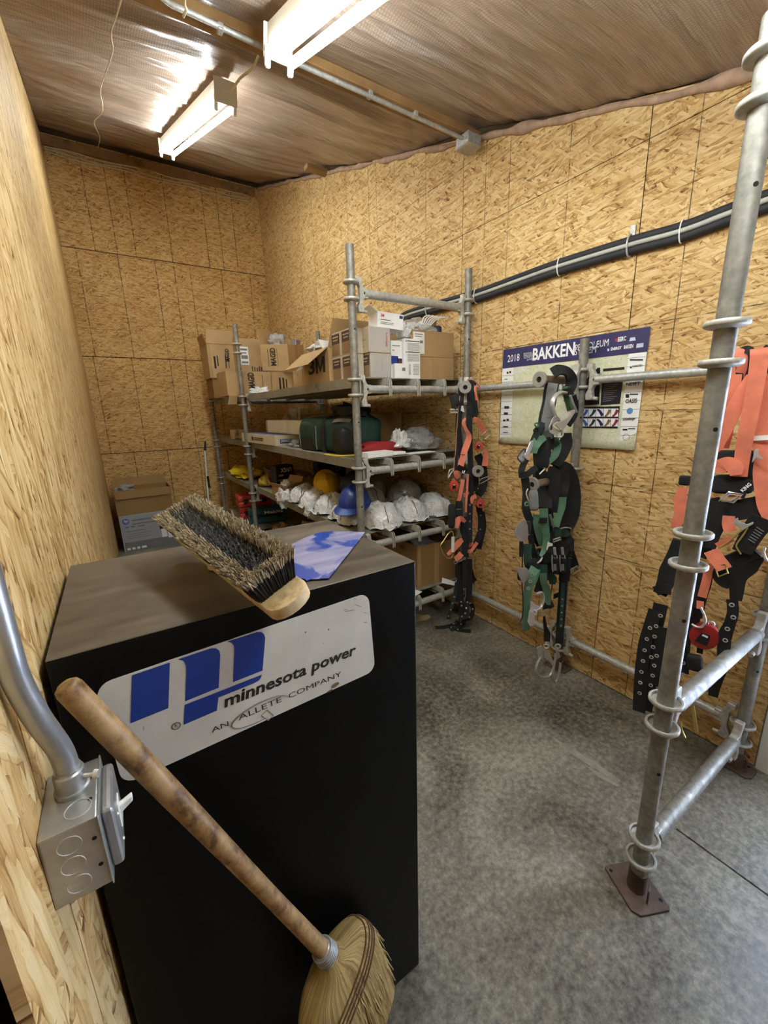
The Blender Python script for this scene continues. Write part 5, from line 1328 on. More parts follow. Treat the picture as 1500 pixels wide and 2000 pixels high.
def srl(rig, label, cx, cy, R, m, d, rot=0, name='retractable_lifeline', group='red retractable lifelines'):
    """round housing with a black centre and an anchor eye above"""
    c = rig.p(cx, cy, d); sd = UPZ.cross(rig.n).normalized()
    o = thing(name, label, 'lifeline', c, group)
    Rm = Matrix((sd, UPZ, rig.n)).transposed() @ Matrix.Rotation(rot, 3, 'Z')
    pl = []
    for k in range(24):
        a = 2 * pi * k / 24; r = R * (1 + .22 * max(0, sin(a)) ** 3); pl.append(c + Rm @ V((r * cos(a) * .95, r * sin(a), -.02)))
    b = MB(); b.prism(pl, rig.n * .04); b.build('housing', m, o, bevel=.008, seg=2, smooth=40)
    b = MB(); b.prism([c + Rm @ V((x * R, y * R, .0205)) for x, y in ((-.42, -.5), (.42, -.5), (.34, .1), (.26, .48), (-.26, .48), (-.34, .1))], rig.n * .004); b.build('label_plate', m_black, o, bevel=.001)
    b = MB(); b.prism([c + Rm @ V((x * R, y * R, .0247)) for x, y in ((-.2, .2), (.2, .2), (.18, .36), (-.18, .36))], rig.n * .0005); b.build('label_sticker', m_paper, o)
    b = MB(); b.ring(c + Rm @ V((0, R * 1.28, 0)), rig.n, R * .2, R * .07, 16, 6); b.build('anchor_eye', m_chrome, o, smooth=60)
    return o

# ---- rig 1: orange and black harnesses on the shelf post
r1 = Rig(1, 2.07, (-.62, -.78, .05)).crop(840, 730, 7.407)
h1 = thing('safety_harness', 'orange and black safety harness hanging from the upper hanger by the shelves', 'harness', r1.p(560, 700))
S = r1.strap
S(h1, m_blackweb, [(600, 90, -.08), (610, 130, -.04), (580, 260, .0), (575, 500, .03), (565, 650, .035), (572, 850, .035), (582, 1200, .035), (588, 1500, .035), (592, 1700, .03), (578, 1900, .03)], .036)
S(h1, m_blackweb, [(620, 130, -.06), (635, 260, -.01), (640, 420, .015), (655, 560, .02), (640, 640, .02)], .040)
S(h1, m_blackweb, [(470, 190, 0), (455, 350, .02), (425, 520, .02), (400, 900, .01), (375, 1400, .01)], .018)
S(h1, m_blackweb, [(450, 200, -.02), (440, 420, -.01), (410, 760, -.01), (440, 1100, -.01), (480, 1400, -.01)], .040)
r1.cord(h1, M('tan_edge_webbing', (168, 118, 90), .7), [(430, 320), (400, 600), (380, 900), (370, 1100), (345, 1330), (330, 1380)], .003, .03)
r1.cord(h1, m_orange, [(540, 85), (620, 90), (690, 150), (730, 205), (690, 200), (650, 180)], .004, .02)
S(h1, m_orange, [(655, 170, .02), (652, 230, .025), (668, 320, .025), (682, 420, .02)], .016)
r1.pad(h1, m_pad, 355, 390, .028, .038, .02, .03, 'stowed_strap', .25)
r1.frame(h1, m_chrome, [(290, 520), (395, 515), (390, 560), (285, 560)], .006, .05)
S(h1, m_blackweb, [(340, 420), (345, 520)], .032, .05)
S(h1, m_blackweb, [(575, 505), (575, 585)], .040, .04, name='keeper'); S(h1, m_blackweb, [(570, 715), (570, 850)], .034, .042, name='keeper')
r1.plate(h1, m_paper, [(440, 530), (455, 460), (480, 465), (497, 560), (470, 550)], .002, .02, 'tag', .0003)
S(h1, m_orange, [(512, 640), (482, 700), (512, 790), (560, 890), (545, 990), (500, 1110), (470, 1230), (440, 1340)], [.014, .020, .022, .040, .042, .040, .042], .045)
S(h1, m_blackweb, [(432, 1168), (515, 1174)], .004, .05, name='stitching')
S(h1, m_orange, [(625, 660), (690, 680), (735, 750), (775, 820), (800, 870)], .036, .03)
r1.frame(h1, m_chrome, [(740, 895), (835, 815), (872, 880), (785, 945)], .0042, .034)
S(h1, m_orange, [(775, 1090), (805, 1150), (800, 1240), (790, 1335)], [.014, .030, .036, .040], .03)
S(h1, m_blackweb, [(395, 1350), (460, 1380), (535, 1410)], .038, .055, name='chest_strap')
b = MB(); b.text('U', r1.p(462, 1440, .061), (.75, -.6, 0), (0.3, 0, 1), .016, .018, .05); b.build('lettering', m_paper, h1)
S(h1, m_orange, [(375, 1400), (385, 1460), (415, 1505)], .036, .04)
S(h1, m_pad, [(690, 1180, -.02), (760, 1350, -.02), (770, 1600, -.02), (700, 1750, -.01)], .055, th=.02, name='padding')
S(h1, m_pad, [(640, 1400, .0), (650, 1550, .0), (640, 1700, .0)], .05, th=.02, name='padding')
r1.cord(h1, m_chrome, [(730, 1530), (840, 1490), (850, 1520), (720, 1590)], .003, .03, 'd_ring', closed=True)
r1.cord(h1, m_steel, [(345, 1385), (300, 1440), (260, 1510), (280, 1400), (335, 1375)], .004, .05, 'spring_clip', closed=True)
h2 = thing('safety_harness', 'orange and black safety harness with eyelet leg straps trailing on the floor by the shelves', 'harness', r1.p(560, 2700))
S(h2, m_orange, [(548, 1450), (536, 1650), (524, 1850), (515, 2000)], .014, .04); S(h2, m_orange, [(475, 1530), (445, 1700), (412, 1840)], .026, .03)
S(h2, m_orange, [(665, 1770), (610, 1800), (605, 1880), (618, 2000), (640, 2120), (688, 2280)], [.03, .026, .014, .014, .012, .008], .045)
S(h2, m_orange, [(480, 1760), (560, 1740), (600, 1800)], .03, .02)
S(h2, m_blackweb, [(580, 1880), (575, 2100), (572, 2260), (570, 2440)], .038, .05)
for y in (1900, 2025, 2135, 2245): r1.eyelet(h2, 575, y, .054, .006)
r1.pad(h2, m_pad, 310, 2060, .024, .085, .025, .04, 'pouch', 0); r1.pad(h2, m_pad, 420, 1960, .026, .06, .025, .03, 'pouch', 0)
S(h2, m_grey_ink, [(375, 1962), (455, 1958)], .004, .06, name='piping')
S(h2, m_orange, [(372, 2230), (388, 2150), (440, 2098), (512, 2140)], [.034, .044, .040, .02], .06)
S(h2, m_pad, [(480, 2080, .01), (500, 2250, .01), (510, 2450, .02), (505, 2650, .02)], .05, th=.02, name='padding')
S(h2, m_blackweb, [(700, 1900, 0), (735, 2100, 0), (725, 2280, 0), (660, 2460, .01), (600, 2560, .01)], .042)
S(h2, m_pad, [(740, 2000, -.02), (760, 2200, -.02), (720, 2400, -.02), (690, 2530, -.02)], .05, th=.018, name='padding')
for q in ((735, 2050), (725, 2250), (755, 1780), (695, 1660)): r1.eyelet(h2, q[0], q[1], .03, .005)
S(h2, m_orange, [(250, 2615), (330, 2550), (415, 2445), (470, 2400)], [.02, .034, .044, .03], .045); S(h2, m_orange, [(362, 2690), (410, 2650), (455, 2600)], .042, .05)
S(h2, m_orange, [(545, 2570), (590, 2560), (640, 2500), (680, 2440)], .024, .05); S(h2, m_orange, [(540, 2440), (575, 2470), (600, 2430)], .04, .03)
r1.frame(h2, m_chrome, [(340, 2720), (355, 2755), (470, 2690), (455, 2655)], .0022, .055)
S(h2, m_blackweb, [(505, 2500), (500, 2700), (500, 2900), (498, 3100)], .036, .055)
S(h2, m_grey_ink, [(478, 2675), (535, 2672)], .02, .06, name='label_print')
S(h2, m_blackweb, [(440, 2720, .0), (430, 2950, 0), (400, 3150, 0), (390, 3300, 0)], .04); S(h2, m_blackweb, [(560, 2680, .02), (570, 2950, .02), (560, 3200, .02), (545, 3300, .02)], .044)
S(h2, m_blackweb, [(600, 2840, -.01), (640, 2960, -.02), (600, 3010, -.02)], .035)
S(h2, m_blackweb, [(440, 3000, .03), (450, 3300, .03), (455, 3480, .03), (440, 3560, .04)], .034); S(h2, m_blackweb, [(540, 3280, .03), (530, 3420, .04), (500, 3540, .05)], .034)
S(h2, m_blackweb, [(590, 3330, .01), (620, 3400, .01), (590, 3530, .02), (500, 3560, .03)], .03)
for q in ((450, 3298), (540, 3305), (525, 3390), (618, 3405), (510, 3465), (572, 3525), (460, 3510), (455, 3355)): r1.eyelet(h2, q[0], q[1], .055, .0065)
S(h2, m_blackweb, [(385, 3020, .04), (360, 3200, .04), (322, 3330, .05), (290, 3430, .05), (266, 3550, .05)], .026)
for q in ((349, 3227), (323, 3320), (298, 3412), (267, 3505)): r1.eyelet(h2, q[0], q[1], .06, .006)
def fl(cx, cy, h=.006): return Z(840 + cx / 7.407, 730 + cy / 7.407, h)
for pts in ([(440, 3540, .05), (400, 3580, .02), (330, 3630, .008), (200, 3665, .005), (75, 3670, .005)], [(500, 3560, .04), (450, 3640, .02), (330, 3690, .008), (290, 3700, .006)], [(290, 3660, .006), (400, 3700, .009), (500, 3715, .007), (590, 3720, .006)]):
    b = MB(); b.strap([fl(*q) for q in pts], .036, (0, -.2, 1), .003); b.build('strap', m_blackweb, h2, smooth=50)
for q in ((408, 3570, .03), (342, 3615, .012), (308, 3670, .012), (360, 3665, .012), (402, 3700, .013), (445, 3622, .03)):
    b = MB(); b.lathe(fl(*q), (0, -.5, .8), [(.0035, 0), (.007, 0), (.007, .0015), (.0035, .0018)], 12, closed=True); b.build('eyelet', m_chrome, h2, smooth=50)
srl(r1, 'red retractable lifeline unit hanging leftmost, beside the white bags', 345, 1620, .032, m_redcase, .06, .1)
srl(r1, 'red retractable lifeline unit highest, above the middle hanger', 695, 1050, .028, m_redcase, .03, -.5)
srl(r1, 'red retractable lifeline unit right of the eyelet strap below the middle hanger', 722, 1880, .028, m_redcase, .045, 0)
def carabiner(rig, label, pts, gate, m, d, gm, group='carabiners on the harnesses'):
    o = thing('carabiner', label, 'carabiner', rig.p(*pts[0], d), group)
    rig.cord(o, m, pts, .0042, d, 'body', closed=True)
    rig.plate(o, gm, gate, .004, d + .004, 'gate', .0008); return o
carabiner(r1, 'large steel carabiner with a pale gate at the left of the orange harness', [(330, 2300), (265, 2310), (200, 2410), (150, 2485), (170, 2550), (205, 2620), (260, 2670), (320, 2650), (335, 2560)], [(308, 2360), (355, 2355), (348, 2580), (305, 2582)], m_brass, .06, m_paper)
carabiner(r1, 'large steel carabiner at the right of the orange harness against the wall', [(700, 2560), (650, 2600), (625, 2700), (628, 2830), (660, 2940), (700, 2960), (735, 2890), (770, 2720), (740, 2620)], [(685, 2560), (705, 2555), (690, 2650), (655, 2660)], m_brass, .02, m_brass)

# ---- rig 2: green harnesses on the poster post
r2 = Rig(1, 1.355, (-.75, -.66, .05)).crop(990, 710, 8.333)
g1 = thing('safety_harness', 'green and grey padded harness with a big snap hook hanging in front of the poster', 'harness', r2.p(760, 700))
S = r2.strap
S(g1, m_pad, [(740, 160, .01), (840, 105, .03), (960, 130, .03), (1040, 230, .03), (1050, 340, .03), (1000, 440, .03)], .055, th=.012, name='pad_loop', tilt=.4)
S(g1, m_pad, [(742, 320, 0), (715, 430, .0), (685, 640, .0), (630, 880, .0), (620, 1050, .0), (660, 1250, 0), (650, 1400, 0)], .066, th=.012, name='pad_backing')
S(g1, m_greypad, [(752, 325, .012), (728, 430, .012), (700, 640, .012), (648, 880, .012), (640, 1050, .012), (668, 1230, .012)], .048, th=.012, name='padding')
for y, x in ((415, 735), (640, 700), (880, 655), (1090, 648)): S(g1, m_grey_ink, [(x - 55, y), (x + 60, y - 8)], .003, .022, name='stitching')
r2.pad(g1, m_pad, 555, 1480, .040, .075, .02, .01, 'hip_pad', .1); r2.pad(g1, m_pad, 500, 1150, .022, .05, .02, .01, 'hip_pad', -.35)
S(g1, m_pad, [(575, 960), (520, 1080), (450, 1210), (420, 1300)], .03, .02, .008, name='padding'); S(g1, m_pad, [(640, 1200), (650, 1450), (600, 1650), (540, 1740)], .04, .01, .01, name='padding')
S(g1, m_green, [(600, 1170), (530, 1230), (460, 1330), (435, 1460)], [.050, .052, .046, .03], .035)
S(g1, m_green, [(790, 1230), (840, 1320), (775, 1480), (650, 1620), (590, 1700)], [.02, .03, .044, .03, .014], .03)
S(g1, m_green, [(970, 370), (955, 450), (990, 570), (1020, 690), (1040, 760)], .036, .025)
S(g1, m_blackweb, [(930, 490), (1010, 470), (1050, 440)], .045, .045, .004, name='keeper')
S(g1, m_pad, [(1090, 520, .0), (1130, 680, .0), (1110, 850, .0), (1010, 1010, 0)], .022, .0, .01, name='padding')
S(g1, m_pad, [(970, 1130), (950, 1320), (860, 1500), (775, 1660)], [.05, .07, .075, .05], -.01, .014, name='hip_pad')
S(g1, m_dkgreen, [(800, 1200), (790, 1290), (820, 1340)], .03, .03)
S(g1, m_white, [(690, 1640), (530, 1800)], .006, .03, name='edge_cord'); S(g1, m_white, [(870, 340), (872, 420)], .012, .02, name='tag')
S(g1, m_pad, [(310, 1560), (250, 1690), (240, 1790), (330, 1800), (440, 1720), (480, 1690)], .03, .02, .008, name='loop')
S(g1, m_dkgreen, [(225, 1740), (230, 1860)], .022, .01)
r2.cord(g1, m_green, [(455, 985), (500, 970), (515, 1010), (480, 1035)], .004, .02, 'clip', closed=True); r2.cord(g1, m_black, [(440, 1080), (480, 1050), (500, 1080), (450, 1110)], .004, .02, 'clip', closed=True)
sh = thing('snap_hook', 'big silver snap hook clipped high on the green harness', 'hook', r2.p(860, 800, .06), 'silver snap hooks')
r2.cord(sh, m_steel, [(965, 475), (880, 470), (795, 520), (740, 630), (745, 750), (790, 870), (850, 930)], [.009 + .005 * sin(pi * i / 30) for i in range(31)], .065, 'bow', flat=.7)
r2.cord(sh, m_steel, [(1030, 520), (1070, 640), (1110, 740), (1130, 790)], .008, .065, 'nose', flat=.7)
r2.plate(sh, m_steel, [(755, 985), (800, 955), (880, 935), (980, 880), (1085, 748), (1110, 760), (1105, 800), (1000, 950), (905, 1102), (870, 1092)], .012, .072, 'gate', .003)
r2.plate(sh, m_steel, [(680, 1050), (740, 885), (785, 838), (830, 865), (870, 905), (760, 985), (735, 1010), (760, 1040), (860, 1095), (800, 1180), (690, 1120)], .010, .06, 'body', .002)
b = MB(); b.ring(r2.p(860, 1150, .066), r2.n, .0150, .0052, 22, 8); b.build('eye', m_steel, sh, smooth=60)
for q in ((788, 868), (880, 1068), (785, 1000)): b = MB(); b.lathe(r2.p(q[0], q[1], .083), r2.n, [(.004, 0), (.003, .002)], 10); b.build('rivet', m_chrome, sh, smooth=40)
r2.plate(sh, m_black, [(720, 1010), (745, 985), (735, 1075), (705, 1090)], .002, .0705, 'slot', .0003)
sd_ = thing('retractable_lifeline', 'steel bodied lifeline unit in clear casing at the left of the green harness', 'lifeline', r2.p(300, 1450, .04), 'steel bodied lifelines')
r2.plate(sd_, m_steel, [(330, 1560), (270, 1520), (380, 1260), (430, 1250), (420, 1350)], .018, .04, 'housing', .004)
r2.cord(sd_, m_black, [(290, 1390), (200, 1480), (180, 1550), (240, 1610), (300, 1570)], .003, .035, 'casing_edge', closed=True)
r2.plate(sd_, m_clear, [(290, 1390), (210, 1470), (185, 1550), (240, 1605), (300, 1570)], .01, .03, 'casing', .003)
for q in ((325, 1450), (355, 1395), (300, 1500)): b = MB(); b.lathe(r2.p(q[0], q[1], .062), r2.n, [(.006, 0), (.005, .003)], 10); b.build('rivet', m_chrome, sd_, smooth=40)
# lower green harness
g2 = thing('safety_harness', 'green and black harness draped over the lower hanger with eyelet straps', 'harness', r2.p(640, 2700))
o5 = 1667
S(g2, m_pad, [(440, o5 + 150, -.10), (540, o5 + 170, -.09), (600, o5 + 330, -.05), (600, o5 + 500, -.02), (590, o5 + 690, .02)], .085, th=.018, name='hip_pad', tilt=.3)
S(g2, m_pad, [(660, o5 + 90, -.02), (770, o5 + 140, .01), (770, o5 + 350, .015), (745, o5 + 560, .015), (720, o5 + 750, .01)], .06, th=.02, name='hip_pad', tilt=.3)
S(g2, m_pad, [(760, o5 + 40, -.03), (930, o5 + 70, .0), (1010, o5 + 260, .0), (1040, o5 + 520, .0), (1020, o5 + 780, .0), (960, o5 + 1000, 0)], [.06, .09, .10, .10, .10, .08], th=.03, name='back_pad', tilt=.3)
S(g2, m_blackweb, [(910, o5 + 130, .02), (925, o5 + 290, .025), (900, o5 + 420, .03), (890, o5 + 520, .03)], .06, th=.006, name='keeper')
S(g2, m_pad, [(290, o5 + 190, 0), (320, o5 + 420, 0), (310, o5 + 700, 0), (380, o5 + 900, 0), (440, o5 + 1100, 0), (540, o5 + 1280, 0)], .04, th=.015, name='padding')
r2.pad(g2, m_greypad, 435, o5 + 560, .024, .055, .018, .03, 'padding', .1)
r2.cord(g2, M('cream_cord', (196, 180, 150), .7), [(340, o5 + 370), (315, o5 + 450), (350, o5 + 570)], .003, .05)
r2.cord(g2, m_green, [(300, o5 + 600), (340, o5 + 595), (345, o5 + 640), (300, o5 + 645)], .004, .05, 'clip', closed=True)
S(g2, m_green, [(495, o5 + 790), (490, o5 + 930), (530, o5 + 1120), (590, o5 + 1290)], .040, .03)
S(g2, m_green, [(600, o5 + 690), (603, o5 + 850), (620, o5 + 1030), (645, o5 + 1180), (610, o5 + 1350), (545, o5 + 1470)], [.042, .042, .044, .036, .030, .016], .055)
S(g2, m_blackweb, [(525, o5 + 890), (680, o5 + 885)], .030, .065, .004, name='keeper')
S(g2, m_green, [(900, o5 + 510), (885, o5 + 660), (830, o5 + 820), (780, o5 + 985)], .044, .045); S(g2, m_dkgreen, [(800, o5 + 990), (815, o5 + 1100), (830, o5 + 1230)], .042, .04)
S(g2, m_greypad, [(700, o5 + 790), (735, o5 + 900), (765, o5 + 1000)], .012, .05, name='reflective_edge')
S(g2, m_dkgreen, [(870, o5 + 1060), (950, o5 + 1090), (1020, o5 + 1050)], .05, .03); r2.cord(g2, m_chrome, [(860, o5 + 1025), (950, o5 + 1000), (1040, o5 + 1015)], .004, .04, 'd_ring')
r2.frame(g2, m_steel, [(755, o5 + 1240), (885, o5 + 1190), (880, o5 + 1160), (755, o5 + 1200)], .004, .05)
r2.pad(g2, m_pad, 940, o5 + 1280, .05, .05, .03, .0, 'padding', 0); S(g2, m_dkgreen, [(985, o5 + 1330), (1000, o5 + 1450), (1050, o5 + 1560)], .045, .01)
S(g2, m_blackweb, [(1030, o5 + 1400), (1080, o5 + 1540), (1110, o5 + 1640)], .045, .02); r2.frame(g2, m_steel, [(1035, o5 + 1690), (1150, o5 + 1620), (1185, o5 + 1690), (1070, o5 + 1770)], .003, .03)
r2.plate(g2, m_white, [(640, o5 + 1360), (668, o5 + 1225), (682, o5 + 1240), (745, o5 + 1265), (745, o5 + 1300), (680, o5 + 1310), (655, o5 + 1370)], .003, .07, 'tag', .0005)
S(g2, m_blackweb, [(470, o5 + 1400, .02), (520, o5 + 1370, .02), (560, o5 + 1400, .02), (500, o5 + 1560, .02)], .022); r2.cord(g2, m_chrome, [(500, o5 + 1580), (545, o5 + 1550), (575, o5 + 1490), (540, o5 + 1540)], .004, .05, 'buckle', closed=True)
r2.pad(g2, m_pad, 660, o5 + 1480, .035, .04, .025, .02, 'padding', .3); r2.pad(g2, m_pad, 420, o5 + 1600, .03, .03, .02, .02, 'padding', .4)
S(g2, m_blackweb, [(235, o5 + 1230, .0), (230, o5 + 1480, .0)], .02); S(g2, m_dkgreen, [(350, o5 + 1270, .01), (335, o5 + 1450, .01), (350, o5 + 1620, .01), (430, o5 + 1680, .01)], .04)
r2.cord(g2, m_black, [(275, o5 + 1280), (255, o5 + 1500), (245, o5 + 1900), (262, 3333 + 500), (250, 3333 + 790), (130, 3333 + 1000)], .0032, .055)
o6 = 3333
S(g2, m_green, [(460, o6 - 10, .05), (405, o6 + 100, .055), (365, o6 + 250, .055), (335, o6 + 420, .05), (320, o6 + 560, .045), (310, o6 + 780, .04), (305, o6 + 1000, .04)], [.05, .046, .046, .044, .036, .036, .040])
for q in ((412, 105), (380, 212), (347, 330)): r2.eyelet(g2, q[0], o6 + q[1], .062, .010)
S(g2, m_green, [(520, o6 + 20), (480, o6 + 160), (430, o6 + 270)], .018, .05); S(g2, m_dkgreen, [(590, o6 - 60, .03), (585, o6 + 100, .03)], .045)
S(g2, m_green, [(590, o6 + 80), (600, o6 + 220), (640, o6 + 330), (660, o6 + 460), (645, o6 + 590)], [.036, .036, .04, .042, .042], .045)
S(g2, m_blackweb, [(600, o6 + 630), (690, o6 + 600), (740, o6 + 560)], .045, .04, .008, name='keeper'); r2.frame(g2, m_steel, [(600, o6 + 680), (680, o6 + 660), (660, o6 + 775), (550, o6 + 775)], .0032, .05)
S(g2, m_dkgreen, [(690, o6 + 80), (740, o6 + 170), (740, o6 + 260)], [.03, .05, .03], .02); r2.cord(g2, m_black, [(740, o6 + 260), (710, o6 + 450)], .003, .02)
S(g2, m_blackweb, [(605, o6 + 770), (625, o6 + 950), (655, o6 + 1060), (650, o6 + 1190)], [.012, .02, .036, .034], .05)
S(g2, m_blackweb, [(930, o6 - 40, .02), (915, o6 + 300, .02), (885, o6 + 700, .02), (865, o6 + 1000, .025), (850, o6 + 1230, .03)], .046); S(g2, m_dkgreen, [(915, o6 + 240, .035), (900, o6 + 600, .035), (880, o6 + 970, .035)], .022)
for k in range(5): r2.eyelet(g2, 905 - 6 * k, o6 + 505 + 108 * k, .04, .0055)
S(g2, m_blackweb, [(840, o6 + 430), (760, o6 + 460)], .03, .0)
S(g2, m_greypad, [(940, o6 + 980), (905, o6 + 1240)], .012, .035, name='lanyard_edge')
S(g2, m_pad, [(880, o5 + 960, .0), (910, o5 + 1150, .0), (880, o5 + 1350, .0), (800, o5 + 1500, 0), (760, o5 + 1750, 0)], .085, th=.02, name='padding'); S(g2, m_pad, [(560, o5 + 1420, .0), (610, o5 + 1600, .0), (600, o6 + 60, .0), (560, o6 + 260, 0), (520, o6 + 400, 0)], .055, th=.014, name='padding')
S(g2, m_pad, [(960, o5 + 1500, .0), (940, o5 + 1750, .0), (930, o6 + 200, .0)], .06, th=.012, name='padding'); S(g2, m_blackweb, [(380, o5 + 1120, .0), (420, o5 + 1350, .0), (470, o5 + 1560, 0), (520, o5 + 1700, 0)], .03); S(g2, m_blackweb, [(690, o5 + 700, .02), (720, o5 + 950, .02), (720, o5 + 1200, .02), (690, o5 + 1420, .02)], .035)
m_disc = M('grey_lifeline_casing', (128, 118, 108), .5, .2, .12, 30)
def plate_lifeline(label, pts, rim):
    o = thing('retractable_lifeline', label, 'lifeline', r2.p(*pts[0], .06), 'steel bodied lifelines')
    r2.plate(o, m_disc, pts, .012, .06, 'housing', .003); r2.pad(o, m_pad, pts[0][0] + 90, pts[0][1] + 120, .022, .035, .015, .04, 'cover')
    for x, y in rim: b = MB(); b.lathe(r2.p(x, y, .0715), r2.n, [(.0028, 0), (.0022, .002)], 8); b.build('rivet', m_chrome, o, smooth=40)
    return o
plate_lifeline('grey disc shaped lifeline unit with rivets left of the green straps', [(230, o5 + 880), (300, o5 + 865), (335, o5 + 960), (350, o5 + 1130), (310, o5 + 1220), (230, o5 + 1225), (150, o5 + 1160), (115, o5 + 1070), (160, o5 + 960)], ((235, o5 + 895), (300, o5 + 885), (125, o5 + 1060), (190, o5 + 1165), (255, o5 + 1210), (335, o5 + 1150), (232, o5 + 1045)))
plate_lifeline('pointed steel lifeline plate below the grey disc unit', [(150, o5 + 1640), (320, o5 + 1655), (370, o5 + 1720), (330, o5 + 1830), (260, o5 + 1930), (175, o5 + 1740)], ((205, o5 + 1745), (268, o5 + 1855), (300, o5 + 1680)))
for i, cx in enumerate((778, 905)):
    o = thing('retractable_lifeline', '%s of the twin black and silver lifeline blocks on the green harness' % ('left' if i == 0 else 'right'), 'lifeline', r2.p(cx, o5 + 1590, .06), 'twin lifeline blocks')
    r2.pad(o, m_black, cx, o5 + 1590, .0165, .048, .03, .05, 'housing', .05, .35)
    for dx in (-38, 40): r2.cord(o, m_chrome, [(cx + dx - 5, o5 + 1450), (cx + dx * 1.15, o5 + 1560), (cx + dx + 6, o5 + 1720)], .003, .072, 'side_plate')
    r2.cord(o, m_steel, [(cx - 5, o5 + 1330), (cx + 5, o5 + 1440)], .008, .06, 'anchor_pin'); S(o, m_greypad, [(cx, o5 + 1600), (cx + 6, o5 + 1700)], .016, .086, name='label_sticker')
def big_hook(label, eye, bow, body, gate, d):
    o = thing('snap_hook', label, 'hook', r2.p(*eye, d), 'silver snap hooks')
    b = MB(); b.ring(r2.p(*eye, d), r2.n, .0130, .0050, 20, 8); b.build('eye', m_steel, o, smooth=60)
    r2.cord(o, m_steel, bow, .0078, d, 'bow', flat=.75)
    r2.plate(o, m_steel, body, .010, d - .005, 'body', .002); r2.plate(o, m_chrome, gate, .006, d + .004, 'gate', .001); return o
big_hook('silver snap hook hanging lowest of the green harness hooks, its open bow to the left', (640, o6 + 1270), [(545, o6 + 1440), (490, o6 + 1560), (470, o6 + 1660), (510, o6 + 1740), (600, o6 + 1775), (690, o6 + 1750), (750, o6 + 1650), (765, o6 + 1580)],
         [(480, o6 + 1290), (560, o6 + 1245), (620, o6 + 1330), (640, o6 + 1440), (590, o6 + 1460), (515, o6 + 1490), (500, o6 + 1400)], [(600, o6 + 1330), (680, o6 + 1330), (750, o6 + 1490), (790, o6 + 1600), (760, o6 + 1610), (700, o6 + 1520), (610, o6 + 1450)], .05)
big_hook('silver snap hook seen edge on, lowest of all and right of the open one', (830, o6 + 1270), [(800, o6 + 1400), (765, o6 + 1600), (750, o6 + 1760), (785, o6 + 1850), (830, o6 + 1780), (860, o6 + 1640), (870, o6 + 1540)],
         [(770, o6 + 1380), (850, o6 + 1360), (870, o6 + 1440), (800, o6 + 1480), (760, o6 + 1440)], [(790, o6 + 1330), (830, o6 + 1310), (840, o6 + 1370), (800, o6 + 1390)], .06)
big_hook('silver snap hook in the middle of the green straps', (440, o6 + 720), [(480, o6 + 420), (560, o6 + 390), (600, o6 + 470), (575, o6 + 590), (520, o6 + 660), (460, o6 + 690)],
         [(385, o6 + 520), (470, o6 + 590), (560, o6 + 620), (540, o6 + 690), (460, o6 + 720), (370, o6 + 680)], [(360, o6 + 680), (420, o6 + 700), (460, o6 + 760), (430, o6 + 930), (375, o6 + 940), (330, o6 + 860)], .075)

# ---- rig 3: the large orange harness at the right edge
r3 = Rig(0, 1.84, (-.95, -.30, .05))
k3 = thing('safety_harness', 'large orange and black harness hanging behind the near scaffold post', 'harness', at(1440, 900, 0, 1.84))
S = r3.strap
r3.crop(1310, 670, 6.895)
S(k3, m_orange, [(840, 110, -.04), (835, 130, .03), (805, 400, .035), (770, 700, .035), (720, 1000, .03), (680, 1250, .03), (640, 1400, .02)], .062, th=.010, name='pad', tilt=.2)
S(k3, m_blackweb, [(890, 125, .0), (925, 170, .03), (925, 400, .03), (910, 650, .025), (890, 800, .02)], .020, th=.006, name='edging')
S(k3, m_orange, [(1010, 110, -.03), (1030, 130, .02), (1010, 300, .03), (960, 500, .02), (900, 800, .01)], .045, th=.008, name='pad', tilt=.2)
S(k3, m_blackweb, [(950, 105, .0), (1040, 85, .03), (1100, 160, .035), (1090, 330, .035), (1050, 460, .03)], .022, th=.005, name='edging')
S(k3, m_orange, [(1070, 430, .04), (960, 680, .05), (830, 950, .055), (700, 1220, .055), (620, 1400, .05), (590, 1700, .045)], [.020, .044, .046, .044, .040, .016], th=.003)
S(k3, m_orange, [(1180, 70, -.04), (1200, 95, .06), (1190, 250, .07), (1150, 500, .07), (1090, 850, .07), (1010, 1250, .065), (960, 1550, .06), (930, 1800, .06)], [.046, .048, .046, .044, .044, .042, .040], th=.003, tilt=.2)
S(k3, m_blackweb, [(1230, 90, .0), (1280, 120, .02), (1300, 400, .02)], .03, th=.006, name='edging')
S(k3, m_orange, [(1290, 500, .03), (1240, 700, .03), (1230, 1000, .03), (1220, 1250, .03), (1260, 1500, .03), (1240, 1750, .03), (1270, 2000, .03), (1300, 2200, .03), (1420, 2420, .03)], [.05, .052, .055, .054, .05, .052, .05, .05], th=.004)
S(k3, m_orange, [(1180, 700, .02), (1260, 560, .02), (1400, 520, .02)], .05, th=.004)
S(k3, m_white, [(1100, 1285), (1330, 1270)], .016, .045, name='reflective_tape')
r3.plate(k3, m_steel, [(1090, 1620), (1130, 1440), (1190, 1420), (1180, 1490), (1250, 1560), (1200, 1560), (1150, 1540)], .004, .06, 'buckle', .001)
S(k3, m_orange, [(650, 1740), (690, 1660), (770, 1640), (860, 1680), (880, 1780)], [.03, .05, .055, .05, .03], .075, th=.004, name='strap_loop')
r3.pad(k3, m_pad, 800, 1520, .035, .02, .02, .03, 'pad'); r3.pad(k3, m_blackweb, 830, 1900, .06, .035, .02, .03, 'chest_pad', .1); r3.pad(k3, m_pad, 1080, 1650, .03, .05, .02, .02, 'pad', -.3)
r3.pad(k3, m_pad, 190, 1850, .02, .02, .02, -.05, 'strap_end')
b = MB(); b.text('KING', r3.p(975, 2010, .06), (.1, -.55, .83), (.1, .83, .55), .034, .012, .02); b.build('lettering', m_paper, k3)
